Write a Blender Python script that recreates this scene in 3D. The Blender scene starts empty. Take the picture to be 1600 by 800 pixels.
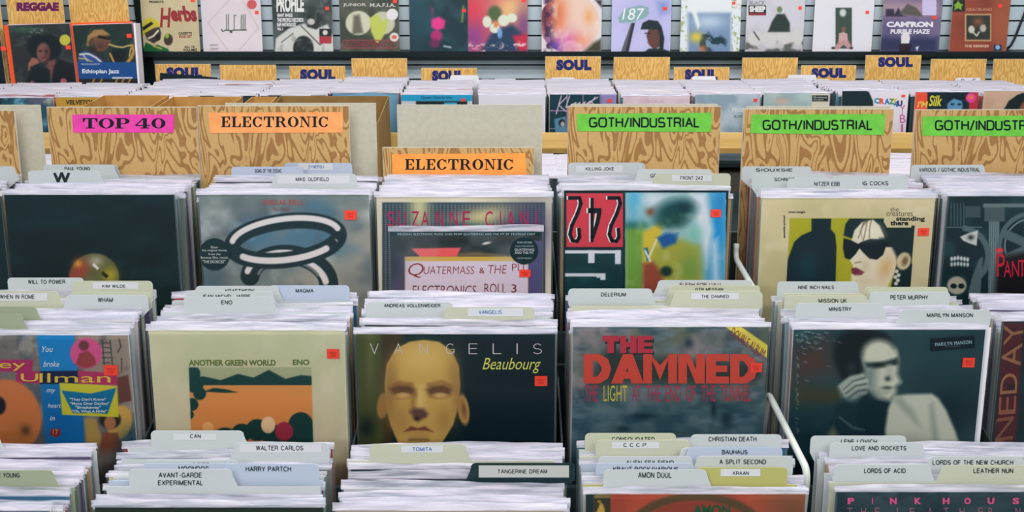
import bpy, math, random
import numpy as np
from mathutils import Matrix, Vector

# ------------------------------------------------------------------ camera, light, exposure
SC = bpy.context.scene
COL = SC.collection
PITCH = math.radians(20.0)
FPX = 1600.0                 # focal length in pixels of a 1600 px wide frame
UNIT = 0.335                 # metres between neighbouring bins
CAM = np.array([0.0, 0.0, 1.75])
AX_R = np.array([1.0, 0, 0])
AX_F = np.array([0, math.cos(PITCH), -math.sin(PITCH)])
AX_U = np.array([0, math.sin(PITCH), math.cos(PITCH)])
cam_data = bpy.data.cameras.new('camera')
cam = bpy.data.objects.new('camera', cam_data)
COL.objects.link(cam)
cam_data.sensor_width = 36.0
cam_data.lens = FPX / 1600.0 * 36.0
cam_data.clip_start = 0.05
cam.location = CAM
cam.rotation_euler = (math.pi / 2 - PITCH, 0, 0)
SC.camera = cam

WORLD_STRENGTH = 0.47
LAMP_POWER = 39.0
SC.view_settings.view_transform = 'Standard'
SC.view_settings.look = 'None'
SC.view_settings.exposure = 0.0
SC.view_settings.gamma = 1.0
SC.view_settings.use_curve_mapping = False
SC.cycles.transparent_max_bounces = 24
SC.cycles.max_bounces = 8
world = bpy.data.worlds.new('room light')
SC.world = world
world.use_nodes = True
world.node_tree.nodes['Background'].inputs[0].default_value = (0.76, 0.92, 1.0, 1)
world.node_tree.nodes['Background'].inputs[1].default_value = WORLD_STRENGTH
for (lx, ly) in [(-1.7, -2.6), (1.7, -2.6), (-1.7, -1.0), (1.7, -1.0), (0, .6), (-2.6, 2.9), (0.4, 2.9), (3.2, 2.9), (-1.4, 3.5), (1.8, 3.5)]:
    ld = bpy.data.lights.new('fluorescent tube light', 'AREA')
    ld.shape = 'RECTANGLE'
    ld.size, ld.size_y = 2.4, 0.32
    ld.energy = LAMP_POWER
    ld.color = (1.0, 0.955, 0.965)
    lo = bpy.data.objects.new('fluorescent tube light', ld)
    lo.location = (lx, ly, 3.1)
    COL.objects.link(lo)

# ------------------------------------------------------------------ helpers
rnd = random.Random(7)
LEAN = math.radians(8.0)


def s2l(c):
    c = np.asarray(c, dtype=float) / 255.0
    return np.where(c <= 0.04045, c / 12.92, ((c + 0.055) / 1.055) ** 2.4)


MATS = {}


def mat(name, rgb=(200, 200, 200), rough=0.55, spec=0.3, metal=0.0, coat=0.0):
    if name in MATS:
        return MATS[name]
    m = bpy.data.materials.new(name)
    m.use_nodes = True
    b = m.node_tree.nodes['Principled BSDF']
    b.inputs['Base Color'].default_value = (*s2l(rgb), 1)
    b.inputs['Roughness'].default_value = rough
    b.inputs['Specular IOR Level'].default_value = spec
    b.inputs['Metallic'].default_value = metal
    b.inputs['Coat Weight'].default_value = coat
    MATS[name] = m
    return m


def ink(rgb):
    return mat('ink_%d_%d_%d' % tuple(rgb), rgb, 0.5, 0.2)


def noisy(name, c1, c2, scale=40.0, rough=0.55, spec=0.3, stretch=(1, 1, 1)):
    """two-colour fine noise over a surface, in its own coordinates"""
    if name in MATS:
        return MATS[name]
    m = mat(name, c1, rough, spec)
    nt = m.node_tree
    tc = nt.nodes.new('ShaderNodeTexCoord')
    mp = nt.nodes.new('ShaderNodeMapping')
    mp.inputs['Scale'].default_value = stretch
    nz = nt.nodes.new('ShaderNodeTexNoise')
    nz.inputs['Scale'].default_value = scale
    nz.inputs['Detail'].default_value = 5
    rp = nt.nodes.new('ShaderNodeValToRGB')
    rp.color_ramp.elements[0].position = 0.35
    rp.color_ramp.elements[1].position = 0.68
    rp.color_ramp.elements[0].color = (*s2l(c1), 1)
    rp.color_ramp.elements[1].color = (*s2l(c2), 1)
    nt.links.new(tc.outputs['Object'], mp.inputs[0])
    nt.links.new(mp.outputs[0], nz.inputs['Vector'])
    nt.links.new(nz.outputs['Fac'], rp.inputs[0])
    nt.links.new(rp.outputs[0], nt.nodes['Principled BSDF'].inputs['Base Color'])
    return m


def wood(name, light, dark, scale, distort, stretch, rough=0.5, sharp=True, seed=0.0):
    if name in MATS:
        return MATS[name]
    m = mat(name, light, rough, 0.3)
    nt = m.node_tree
    tc = nt.nodes.new('ShaderNodeTexCoord')
    mp = nt.nodes.new('ShaderNodeMapping')
    mp.inputs['Scale'].default_value = stretch
    mp.inputs['Location'].default_value = (seed, seed * 0.7, seed * 1.3)
    nz = nt.nodes.new('ShaderNodeTexNoise')
    nz.inputs['Scale'].default_value = scale
    nz.inputs['Detail'].default_value = 1.2
    nz.inputs['Distortion'].default_value = distort
    mul = nt.nodes.new('ShaderNodeMath')
    mul.operation = 'MULTIPLY'
    mul.inputs[1].default_value = 16.0 if sharp else 13.0
    fr = nt.nodes.new('ShaderNodeMath')
    fr.operation = 'PINGPONG'
    fr.inputs[1].default_value = 1.0
    rp = nt.nodes.new('ShaderNodeValToRGB')
    e = rp.color_ramp.elements
    e[0].position, e[1].position = (0.30, 0.46) if sharp else (0.2, 0.9)
    e[0].color = (*s2l(dark), 1)
    e[1].color = (*s2l(light), 1)
    nz2 = nt.nodes.new('ShaderNodeTexNoise')
    nz2.inputs['Scale'].default_value = 260
    mx = nt.nodes.new('ShaderNodeMix')
    mx.data_type = 'RGBA'
    mx.blend_type = 'OVERLAY'
    mx.inputs[0].default_value = 0.2
    L = nt.links.new
    L(tc.outputs['Object'], mp.inputs[0])
    L(mp.outputs[0], nz.inputs['Vector'])
    L(tc.outputs['Object'], nz2.inputs['Vector'])
    L(nz.outputs['Fac'], mul.inputs[0])
    L(mul.outputs[0], fr.inputs[0])
    L(fr.outputs[0], rp.inputs[0])
    L(rp.outputs[0], mx.inputs[6])
    L(nz2.outputs['Fac'], mx.inputs[7])
    L(mx.outputs[2], nt.nodes['Principled BSDF'].inputs['Base Color'])
    return m


def printed():
    if 'printed_cover' in MATS:
        return MATS['printed_cover']
    m = mat('printed_cover', (128, 128, 128), 0.42, 0.25)
    at = m.node_tree.nodes.new('ShaderNodeAttribute')
    at.attribute_name = 'Col'
    m.node_tree.links.new(at.outputs['Color'], m.node_tree.nodes['Principled BSDF'].inputs['Base Color'])
    return m


def film(name, rgb, opacity, rough=0.2, tl=0.35):
    """clear or milky plastic: part lets light straight through, part scatters, with a sheen"""
    if name in MATS:
        return MATS[name]
    m = bpy.data.materials.new(name)
    m.use_nodes = True
    nt = m.node_tree
    nt.nodes.clear()
    out = nt.nodes.new('ShaderNodeOutputMaterial')
    tr = nt.nodes.new('ShaderNodeBsdfTransparent')
    pb = nt.nodes.new('ShaderNodeBsdfPrincipled')
    pb.inputs['Base Color'].default_value = (*s2l(rgb), 1)
    pb.inputs['Roughness'].default_value = rough
    pb.inputs['Specular IOR Level'].default_value = 0.5
    tn = nt.nodes.new('ShaderNodeBsdfTranslucent')
    tn.inputs['Color'].default_value = (*s2l(rgb), 1)
    m1 = nt.nodes.new('ShaderNodeMixShader')
    m1.inputs[0].default_value = tl
    m2 = nt.nodes.new('ShaderNodeMixShader')
    m2.inputs[0].default_value = opacity
    L = nt.links.new
    L(pb.outputs[0], m1.inputs[1])
    L(tn.outputs[0], m1.inputs[2])
    L(tr.outputs[0], m2.inputs[1])
    L(m1.outputs[0], m2.inputs[2])
    L(m2.outputs[0], out.inputs[0])
    MATS[name] = m
    return m


def clear_film():
    """clear front of a sleeve: see-through with a faint gloss"""
    if 'clear_film' in MATS:
        return MATS['clear_film']
    m = bpy.data.materials.new('clear_film')
    m.use_nodes = True
    nt = m.node_tree
    nt.nodes.clear()
    out = nt.nodes.new('ShaderNodeOutputMaterial')
    tr = nt.nodes.new('ShaderNodeBsdfTransparent')
    gl = nt.nodes.new('ShaderNodeBsdfGlossy')
    gl.inputs['Roughness'].default_value = 0.18
    fr = nt.nodes.new('ShaderNodeFresnel')
    fr.inputs['IOR'].default_value = 1.22
    mx = nt.nodes.new('ShaderNodeMixShader')
    L = nt.links.new
    L(fr.outputs[0], mx.inputs[0])
    L(tr.outputs[0], mx.inputs[1])
    L(gl.outputs[0], mx.inputs[2])
    L(mx.outputs[0], out.inputs[0])
    MATS['clear_film'] = m
    return m


FLAP = film('milky_sleeve_plastic', (220, 217, 228), 0.56, 0.3, 0.3)
def crinkle(m, lo, hi, c1, c2):
    """streaky crinkles in a milky plastic: uneven milkiness and small ripples running along the edge"""
    nt = m.node_tree
    L = nt.links.new
    tc = nt.nodes.new('ShaderNodeTexCoord')
    oi = nt.nodes.new('ShaderNodeObjectInfo')
    add = nt.nodes.new('ShaderNodeVectorMath')
    mp = nt.nodes.new('ShaderNodeMapping')
    mp.inputs['Scale'].default_value = (14, 60, 190)
    nz = nt.nodes.new('ShaderNodeTexNoise')
    nz.inputs['Scale'].default_value = 1.0
    nz.inputs['Detail'].default_value = 4
    nz.inputs['Distortion'].default_value = .6
    mr = nt.nodes.new('ShaderNodeMapRange')
    mr.inputs['From Min'].default_value, mr.inputs['From Max'].default_value = .3, .7
    mr.inputs['To Min'].default_value, mr.inputs['To Max'].default_value = lo, hi
    rp = nt.nodes.new('ShaderNodeValToRGB')
    rp.color_ramp.elements[0].position, rp.color_ramp.elements[1].position = .3, .6
    rp.color_ramp.elements[0].color = (*s2l(c1), 1)
    rp.color_ramp.elements[1].color = (*s2l(c2), 1)
    bp = nt.nodes.new('ShaderNodeBump')
    bp.inputs['Strength'].default_value = .6
    bp.inputs['Distance'].default_value = .002
    L(tc.outputs['Object'], add.inputs[0])
    L(oi.outputs['Random'], add.inputs[1])
    L(add.outputs[0], mp.inputs[0])
    L(mp.outputs[0], nz.inputs['Vector'])
    L(nz.outputs['Fac'], mr.inputs[0])
    L(nz.outputs['Fac'], rp.inputs[0])
    L(nz.outputs['Fac'], bp.inputs['Height'])
    for n in list(nt.nodes):
        if n.type == 'BSDF_PRINCIPLED':
            L(rp.outputs[0], n.inputs['Base Color'])
            L(bp.outputs[0], n.inputs['Normal'])
        if n.type == 'OUTPUT_MATERIAL':
            L(mr.outputs[0], n.inputs[0].links[0].from_node.inputs[0])


crinkle(FLAP, .38, .86, (176, 190, 204), (236, 230, 240))
MARGIN = film('sleeve_margin_plastic', (180, 198, 198), 0.17, 0.2, 0.3)


class MB:
    """collects faces, then links them as one mesh object"""

    def __init__(self):
        self.v, self.f, self.mi, self.mats = [], [], [], []
        self.col = None

    def slot(self, m):
        if m not in self.mats:
            self.mats.append(m)
        return self.mats.index(m)

    def add(self, verts, faces, m):
        k = len(self.v)
        s = self.slot(m)
        self.v.extend([tuple(map(float, p)) for p in verts])
        for f in faces:
            self.f.append(tuple(int(i) + k for i in f))
            self.mi.append(s)

    def box(self, x0, x1, y0, y1, z0, z1, m):
        v = [(x0, y0, z0), (x1, y0, z0), (x1, y1, z0), (x0, y1, z0), (x0, y0, z1), (x1, y0, z1), (x1, y1, z1), (x0, y1, z1)]
        self.add(v, [(0, 3, 2, 1), (4, 5, 6, 7), (0, 1, 5, 4), (1, 2, 6, 5), (2, 3, 7, 6), (3, 0, 4, 7)], m)

    def prism(self, pts, y0, y1, m):
        """outline in x,z drawn counter-clockwise as seen from -y, given thickness y0..y1"""
        n = len(pts)
        v = [(p[0], y0, p[1]) for p in pts] + [(p[0], y1, p[1]) for p in pts]
        f = [tuple(range(n)), tuple(range(2 * n - 1, n - 1, -1))]
        f += [(i, i + n, (i + 1) % n + n, (i + 1) % n) for i in range(n)]
        self.add(v, f, m)

    def tube(self, pts, r, m, n=10):
        P = [Vector(p) for p in pts]
        rings = []
        for i, p in enumerate(P):
            d = (P[min(i + 1, len(P) - 1)] - P[max(i - 1, 0)]).normalized()
            a = d.cross(Vector((1, 0.01, 0.02))).normalized()
            if a.length < 0.1:
                a = d.cross(Vector((0, 1, 0))).normalized()
            b = d.cross(a)
            rings.append([p + a * r * math.cos(t * 2 * math.pi / n) + b * r * math.sin(t * 2 * math.pi / n) for t in range(n)])
        v = [q for R in rings for q in R]
        f = [(i * n + j, i * n + (j + 1) % n, (i + 1) * n + (j + 1) % n, (i + 1) * n + j) for i in range(len(P) - 1) for j in range(n)]
        f += [tuple(range(n - 1, -1, -1)), tuple(range((len(P) - 1) * n, len(P) * n))]
        self.add(v, f, m)

    def build(self, name, parent=None, smooth=False):
        me = bpy.data.meshes.new(name)
        me.from_pydata(self.v, [], self.f)
        for m in self.mats:
            me.materials.append(m)
        me.polygons.foreach_set('material_index', self.mi)
        if smooth:
            me.polygons.foreach_set('use_smooth', [True] * len(self.f))
        if self.col is not None:
            a = me.color_attributes.new('Col', 'FLOAT_COLOR', 'POINT')
            c = np.ones((len(self.v), 4), dtype=np.float32)
            c[:len(self.col), :3] = self.col
            a.data.foreach_set('color', c.ravel())
        me.update()
        o = bpy.data.objects.new(name, me)
        COL.objects.link(o)
        if parent is not None:
            o.parent = parent
        return o


def root(name, M, label, cat, group=None):
    o = bpy.data.objects.new(name, None)
    o.empty_display_size = 0.03
    COL.objects.link(o)
    o.matrix_world = M
    tag(o, label, cat, group)
    return o


def tag(o, label, cat, group=None, kind=None):
    o['label'] = label
    o['category'] = cat
    if group:
        o['group'] = group
    if kind:
        o['kind'] = kind


def clone(o):
    """copy of a thing, its parts and their sub-parts"""
    r = o.copy()
    COL.objects.link(r)
    for ch in o.children:
        c = ch.copy()
        COL.objects.link(c)
        c.parent = r
        for g in ch.children:
            d = g.copy()
            COL.objects.link(d)
            d.parent = c
    return r


def ray(px, py):
    return AX_F + AX_R * ((px - 800) / FPX) + AX_U * ((400 - py) / FPX)


def pt(px, py, s):
    """world point seen at a pixel, at the depth where one bin spacing is s pixels wide"""
    return CAM + ray(px, py) * (FPX * UNIT / s)


class Panel:
    """an upright plane: x along it, z up it, y into it; its frame stands at the foot of a card or cover"""

    def __init__(self, base, lean=LEAN, roll=0.0, yaw=0.0):
        self.M = Matrix.Translation(Vector(base)) @ Matrix.Rotation(yaw, 4, 'Z') @ Matrix.Rotation(-lean, 4, 'X') @ Matrix.Rotation(roll, 4, 'Y')
        A = np.array(self.M)
        self.b = A[:3, 3]
        self.ex, self.ey, self.ez = A[:3, 0], A[:3, 1], A[:3, 2]

    def loc(self, px, py, d=0.0):
        r = ray(px, py)
        t = (np.dot(self.b - CAM, self.ey) + d) / np.dot(r, self.ey)
        q = CAM + r * t - self.b
        return np.array([np.dot(q, self.ex), np.dot(q, self.ez)])

    def pix(self, u, v):
        P = self.b[None, :] + np.outer(u, self.ex) + np.outer(v, self.ez) - CAM
        z = P @ AX_F
        return 800 + FPX * (P @ AX_R) / z, 400 - FPX * (P @ AX_U) / z


# ------------------------------------------------------------------ lettering
_TXT = {}


def font_shape(s, bold=0.0, space=1.0, shear=0.0):
    key = (s, bold, space, shear)
    if key in _TXT:
        return _TXT[key]
    cu = bpy.data.curves.new('lettering', 'FONT')
    cu.body = s
    cu.resolution_u = 3
    cu.offset = bold
    cu.space_character = space
    cu.shear = shear
    cu.fill_mode = 'FRONT'
    ob = bpy.data.objects.new('lettering', cu)
    COL.objects.link(ob)
    dg = bpy.context.evaluated_depsgraph_get()
    me = bpy.data.meshes.new_from_object(ob.evaluated_get(dg))
    V = np.array([v.co[:2] for v in me.vertices]) if len(me.vertices) else np.zeros((0, 2))
    F = [tuple(p.vertices) for p in me.polygons]
    bpy.data.objects.remove(ob)
    bpy.data.meshes.remove(me)
    bpy.data.curves.remove(cu)
    lo, hi = V.min(0), V.max(0)
    V = (V - lo) / np.maximum(hi - lo, 1e-6)
    _TXT[key] = (V, F)
    return _TXT[key]


def _r(x0, y0, x1, y1):
    return [(x0, y0), (x1, y0), (x1, y1), (x0, y1)]


def _ring(cx, cy, rx, ry, tx, ty, a0=0, a1=360, n=28):
    out = []
    for i in range(n):
        a, b = math.radians(a0 + (a1 - a0) * i / n), math.radians(a0 + (a1 - a0) * (i + 1) / n)
        out.append([(cx + (rx - tx) * math.cos(a), cy + (ry - ty) * math.sin(a)), (cx + rx * math.cos(a), cy + ry * math.sin(a)),
                    (cx + rx * math.cos(b), cy + ry * math.sin(b)), (cx + (rx - tx) * math.cos(b), cy + (ry - ty) * math.sin(b))])
    return out


def _flip(polys, w):
    return [[(w - x, y) for x, y in reversed(p)] for p in polys]


T_ = 0.2
SERIF = {
    ' ': ([], 0.16),
    'I': ([_r(.12, 0, .34, 1), _r(0, 0, .46, .08), _r(0, .92, .46, 1)], .46),
    'L': ([_r(.1, 0, .32, 1), _r(0, .92, .44, 1), _r(0, 0, .78, .08), [(.78, 0), (.78, .38), (.72, .38), (.6, .08), (.6, 0)]], .8),
    'E': ([_r(.1, 0, .32, 1), _r(0, 0, .76, .08), _r(0, .92, .76, 1), [(.76, 0), (.76, .34), (.7, .34), (.58, .08), (.58, 0)],
           [(.76, 1), (.58, 1), (.58, .92), (.7, .66), (.76, .66)], _r(.3, .47, .56, .54), _r(.5, .36, .57, .65)], .8),
    'C': (_ring(.44, .5, .44, .5, .22, .07, 38, 330) + [_r(.74, .62, .8, .98), _ring(.44, .5, .44, .5, .1, .07, 300, 338, 4)[0]], .86),
    'G': (_ring(.44, .5, .44, .5, .22, .07, 38, 330) + [_r(.74, .62, .8, .98), _r(.62, .05, .84, .42), _r(.5, .38, .94, .46)], .96),
    'T': ([_r(.33, 0, .55, 1), _r(.18, 0, .7, .08), _r(0, .92, .88, 1), [(0, 1), (0, .62), (.06, .62), (.17, .92), (.17, 1)],
           [(.88, 1), (.71, 1), (.71, .92), (.82, .62), (.88, .62)]], .88),
    'R': ([_r(.1, 0, .32, 1), _r(0, 0, .44, .08), _r(0, .92, .5, 1), _r(.3, .46, .5, .53)] + _ring(.48, .73, .34, .27, .22, .07, -90, 90, 14) +
          [[(.42, .5), (.7, .08), (.7, 0), (.98, 0), (.98, .08), (.9, .08), (.64, .52)]], .98),
    'P': ([_r(.1, 0, .34, 1), _r(0, 0, .48, .08), _r(0, .92, .5, 1), _r(.3, .42, .5, .49)] + _ring(.5, .71, .36, .29, .24, .07, -90, 90, 14), .9),
    'O': (_ring(.46, .5, .46, .5, .24, .06), .92),
    '0': (_ring(.42, .5, .42, .5, .24, .06), .84),
    'N': ([_r(.13, 0, .2, 1), _r(.74, 0, .81, 1), [(.08, 1), (.72, 0), (.81, 0), (.81, .08), (.34, 1)], _r(0, 0, .34, .08), _r(0, .92, .3, 1), _r(.6, .92, .96, 1)], .96),
    '4': ([_r(.46, 0, .7, 1), _r(.32, 0, .84, .08), _r(0, .24, .9, .33), [(0, .33), (.1, .33), (.56, 1), (.46, 1)]], .9),
    'A': ([[(.1, 0), (.18, 0), (.46, 1), (.4, 1)], [(.58, 0), (.84, 0), (.54, 1), (.36, 1)], _r(.22, .26, .66, .34), _r(0, 0, .32, .08), _r(.48, 0, .94, .08)], .94),
}
BLOCK = {
    ' ': ([], 0.4),
    'T': ([_r(0, .68, .9, 1), _r(.27, 0, .63, .7)], .9),
    'H': ([_r(0, 0, .34, 1), _r(.56, 0, .9, 1), _r(.3, .36, .6, .64)], .9),
    'E': ([_r(0, 0, .36, 1), _r(0, .76, .84, 1), _r(0, 0, .84, .24), _r(0, .39, .78, .61)], .84),
    'D': ([_r(0, 0, .34, 1), [(.3, 1), (.3, .78), (.5, .76), (.66, .56), (.66, .44), (.5, .24), (.3, .22), (.3, 0), (.6, 0), (.9, .18), (1.02, .5), (.9, .82), (.6, 1)]], 1.02),
    'A': ([[(-.06, 0), (.36, 0), (.7, 1), (.38, 1)], [(.7, 0), (1.14, 0), (.74, 1), (.4, 1)], _r(.3, .16, .8, .4)], 1.08),
    'M': ([_r(0, 0, .32, 1), _r(.92, 0, 1.24, 1), [(.62, .12), (1.0, 1), (.62, .62), (.24, 1)]], 1.24),
    'N': ([_r(0, 0, .32, 1), _r(.66, 0, .98, 1), [(.2, 1), (.64, 0), (.86, 0), (.42, 1)]], .98),
}


def _a(cx, cy, rx, ry, a0, a1, n=12, sq=1.0):
    o = []
    for i in range(n + 1):
        t = math.radians(a0 + (a1 - a0) * i / n)
        c, s_ = math.cos(t), math.sin(t)
        o.append((cx + rx * math.copysign(abs(c) ** sq, c), cy + ry * math.copysign(abs(s_) ** sq, s_)))
    return o


def strokes(sq):
    """skeletons of plain sans-serif capitals; sq < 1 makes the round ones squarish"""
    A = lambda *k: _a(*k, sq=sq)
    return {
        ' ': ([], .32), '.': ([[(.06, 0), (.06, .06)]], .16), '-': ([[(.04, .42), (.34, .42)]], .4), '/': ([[(0, -.08), (.42, 1.06)]], .44), "'": ([[(.05, 1), (.05, .75)]], .12),
        'A': ([[(0, 0), (.36, 1), (.72, 0)], [(.12, .34), (.6, .34)]], .74), 'B': ([[(.4, .53), (0, .53), (0, 1), (.36, 1)] + A(.36, .765, .25, .235, 90, -90), [(0, .53), (0, 0), (.4, 0)] + A(.4, .265, .27, .265, -90, 90)], .7),
        'C': ([A(.37, .5, .37, .5, 42, 318, 20)], .76), 'D': ([[(.28, 0), (0, 0), (0, 1), (.28, 1)] + A(.28, .5, .42, .5, 90, -90, 16)], .74), 'E': ([[(.58, 0), (0, 0), (0, 1), (.58, 1)], [(0, .53), (.54, .53)]], .64),
        'F': ([[(0, 0), (0, 1), (.56, 1)], [(0, .53), (.5, .53)]], .6), 'G': ([A(.38, .5, .38, .5, 42, 345, 20) + [(.76, .45), (.42, .45)], [(.75, .48), (.75, .02)]], .82),
        'H': ([[(0, 0), (0, 1)], [(.68, 0), (.68, 1)], [(0, .53), (.68, .53)]], .72), 'I': ([[(.04, 0), (.04, 1)]], .12), 'J': ([[(.42, 1), (.42, .25)] + A(.21, .25, .21, .25, 0, -180)], .48),
        'K': ([[(0, 0), (0, 1)], [(.62, 1), (0, .36)], [(.2, .56), (.66, 0)]], .68), 'L': ([[(0, 1), (0, 0), (.52, 0)]], .56), 'M': ([[(0, 0), (0, 1), (.4, .02), (.8, 1), (.8, 0)]], .86),
        'N': ([[(0, 0), (0, 1), (.66, 0), (.66, 1)]], .72), 'O': ([A(.4, .5, .4, .5, 0, 360, 28)], .84), 'P': ([[(0, 0), (0, 1), (.36, 1)] + A(.36, .74, .26, .26, 90, -90) + [(0, .48)]], .66),
        'Q': ([A(.4, .5, .4, .5, 0, 360, 28), [(.5, .25), (.78, -.04)]], .84), 'R': ([[(0, 0), (0, 1), (.38, 1)] + A(.38, .75, .26, .25, 90, -90) + [(0, .5)], [(.36, .5), (.56, .42), (.62, .25), (.66, 0)]], .72),
        'S': ([A(.32, .74, .29, .26, 25, 270, 14) + A(.32, .25, .32, .25, 90, -160, 14)], .68), 'T': ([[(0, 1), (.64, 1)], [(.32, 1), (.32, 0)]], .66), 'U': ([[(0, 1), (0, .34)] + A(.33, .34, .33, .34, 180, 360, 14) + [(.66, 1)]], .72),
        'V': ([[(0, 1), (.33, 0), (.66, 1)]], .68), 'W': ([[(0, 1), (.24, 0), (.47, 1), (.7, 0), (.94, 1)]], .96), 'X': ([[(0, 0), (.64, 1)], [(0, 1), (.64, 0)]], .68), 'Y': ([[(0, 1), (.33, .44), (.66, 1)], [(.33, .44), (.33, 0)]], .68),
        'Z': ([[(.02, 1), (.6, 1), (0, 0), (.62, 0)]], .66), 'Ü': ([[(0, .86), (0, .34)] + A(.33, .34, .33, .34, 180, 360, 14) + [(.66, .86)], [(.18, .96), (.18, 1.04)], [(.48, .96), (.48, 1.04)]], .72),
        '2': ([A(.3, .72, .28, .28, 165, -30, 12) + [(.02, 0), (.6, 0)]], .66), '4': ([[(.44, 0), (.44, 1), (0, .3), (.6, .3)]], .66), '0': ([A(.3, .5, .3, .5, 0, 360, 24)], .66),
        '1': ([[(.06, .8), (.26, 1), (.26, 0)]], .4), '7': ([[(0, 1), (.58, 1), (.2, 0)]], .64), '8': ([A(.3, .75, .26, .25, 0, 360, 18), A(.3, .26, .3, .26, 0, 360, 18)], .66),
    }


def stroke_font(wt, sq=1.0):
    out = {}
    for ch, (lines, w) in strokes(sq).items():
        polys = []
        for ln in lines:
            for i in range(len(ln) - 1):
                (x0, y0), (x1, y1) = ln[i], ln[i + 1]
                L = math.hypot(x1 - x0, y1 - y0)
                if L < 1e-6:
                    continue
                ux, uy = (x1 - x0) / L, (y1 - y0) / L
                ea = wt * .5 if (i == 0 and abs(ux) < .01) else wt * .22 if i else 0
                e0 = 0 if i == 0 else wt * .3
                e1 = 0 if i == len(ln) - 2 else wt * .3
                nx, ny = -uy * wt / 2, ux * wt / 2
                a, b = (x0 - ux * e0, y0 - uy * e0), (x1 + ux * e1, y1 + uy * e1)
                polys.append([(a[0] - nx, a[1] - ny), (b[0] - nx, b[1] - ny), (b[0] + nx, b[1] + ny), (a[0] + nx, a[1] + ny)])
        out[ch] = (polys, w)
    return out


SANS = stroke_font(.165)
SANS_LIGHT = stroke_font(.07)
WIDE = stroke_font(.185, .62)


def glyph_shape(font, s, track):
    V, F, x = [], [], 0.0
    for ch in s:
        polys, w = font[ch]
        for p in polys:
            F.append(tuple(range(len(V), len(V) + len(p))))
            V += [(a + x, b) for a, b in p]
        x += w + track
    V = np.array(V, dtype=float)
    lo, hi = V.min(0), V.max(0)
    V = (V - lo) / (hi - lo)
    step = np.zeros((len(V), 1))
    for k, f in enumerate(F):                # overlapping strokes never lie in exactly one plane
        step[list(f)] = (k % 7) * 2.5e-5
    return np.hstack([V, step]), F


def letters(mb, P, s, box, rgb, layer=2, font=None, bold=0.0, space=1.0, shear=0.0, track=0.1):
    """lay a word on panel P so that it fills box: (x0,y0,x1,y1) or four corners TL,TR,BR,BL, read off the photograph"""
    V, F = font_shape(s, bold, space, shear) if font is None else glyph_shape(font, s, track)
    if len(box) == 4 and not hasattr(box[0], '__len__'):
        x0, y0, x1, y1 = box
        box = [(x0, y0), (x1, y0), (x1, y1), (x0, y1)]
    d = -0.0003 * layer
    tl, tr, br, bl = [P.loc(a, b, 0) for a, b in box]
    a, b = V[:, :1], V[:, 1:2]
    Q = (tl * (1 - a) + tr * a) * b + (bl * (1 - a) + br * a) * (1 - b)
    mb.add(np.column_stack([Q[:, 0], d - (V[:, 2] if V.shape[1] > 2 else 0) + np.zeros(len(Q)), Q[:, 1]]), F, ink(rgb))


def patch(mb, P, pts, rgb, layer=1, m=None):
    """flat printed shape or sticker, outline read off the photograph"""
    Q = [P.loc(a, b, 0) for a, b in pts]
    area = sum(Q[i][0] * Q[(i + 1) % len(Q)][1] - Q[(i + 1) % len(Q)][0] * Q[i][1] for i in range(len(Q)))
    if area < 0:
        Q = Q[::-1]
    mb.add([(q[0], -0.0003 * layer, q[1]) for q in Q], [tuple(range(len(Q)))], m or ink(rgb))


def rect(x0, y0, x1, y1):
    return [(x0, y0), (x1, y0), (x1, y1), (x0, y1)]


def oval(cx, cy, rx, ry, n=36):
    return [(cx + rx * math.cos(2 * math.pi * i / n), cy + ry * math.sin(2 * math.pi * i / n)) for i in range(n)]


# ------------------------------------------------------------------ printed pictures, painted point by point on a fine mesh
def _hash(ix, iy, seed):
    h = np.sin(ix * 127.1 + iy * 311.7 + seed * 74.7) * 43758.5453
    return h - np.floor(h)


def vnoise(x, y, seed=0, octaves=3):
    tot, amp, nrm = 0, 1.0, 0
    for o in range(octaves):
        ix, iy = np.floor(x), np.floor(y)
        fx, fy = x - ix, y - iy
        fx, fy = fx * fx * (3 - 2 * fx), fy * fy * (3 - 2 * fy)
        a, b = _hash(ix, iy, seed + o), _hash(ix + 1, iy, seed + o)
        c, d = _hash(ix, iy + 1, seed + o), _hash(ix + 1, iy + 1, seed + o)
        tot = tot + amp * ((a * (1 - fx) + b * fx) * (1 - fy) + (c * (1 - fx) + d * fx) * fy)
        nrm += amp
        amp *= 0.5
        x, y = x * 2.03, y * 2.03
    return tot / nrm


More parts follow.
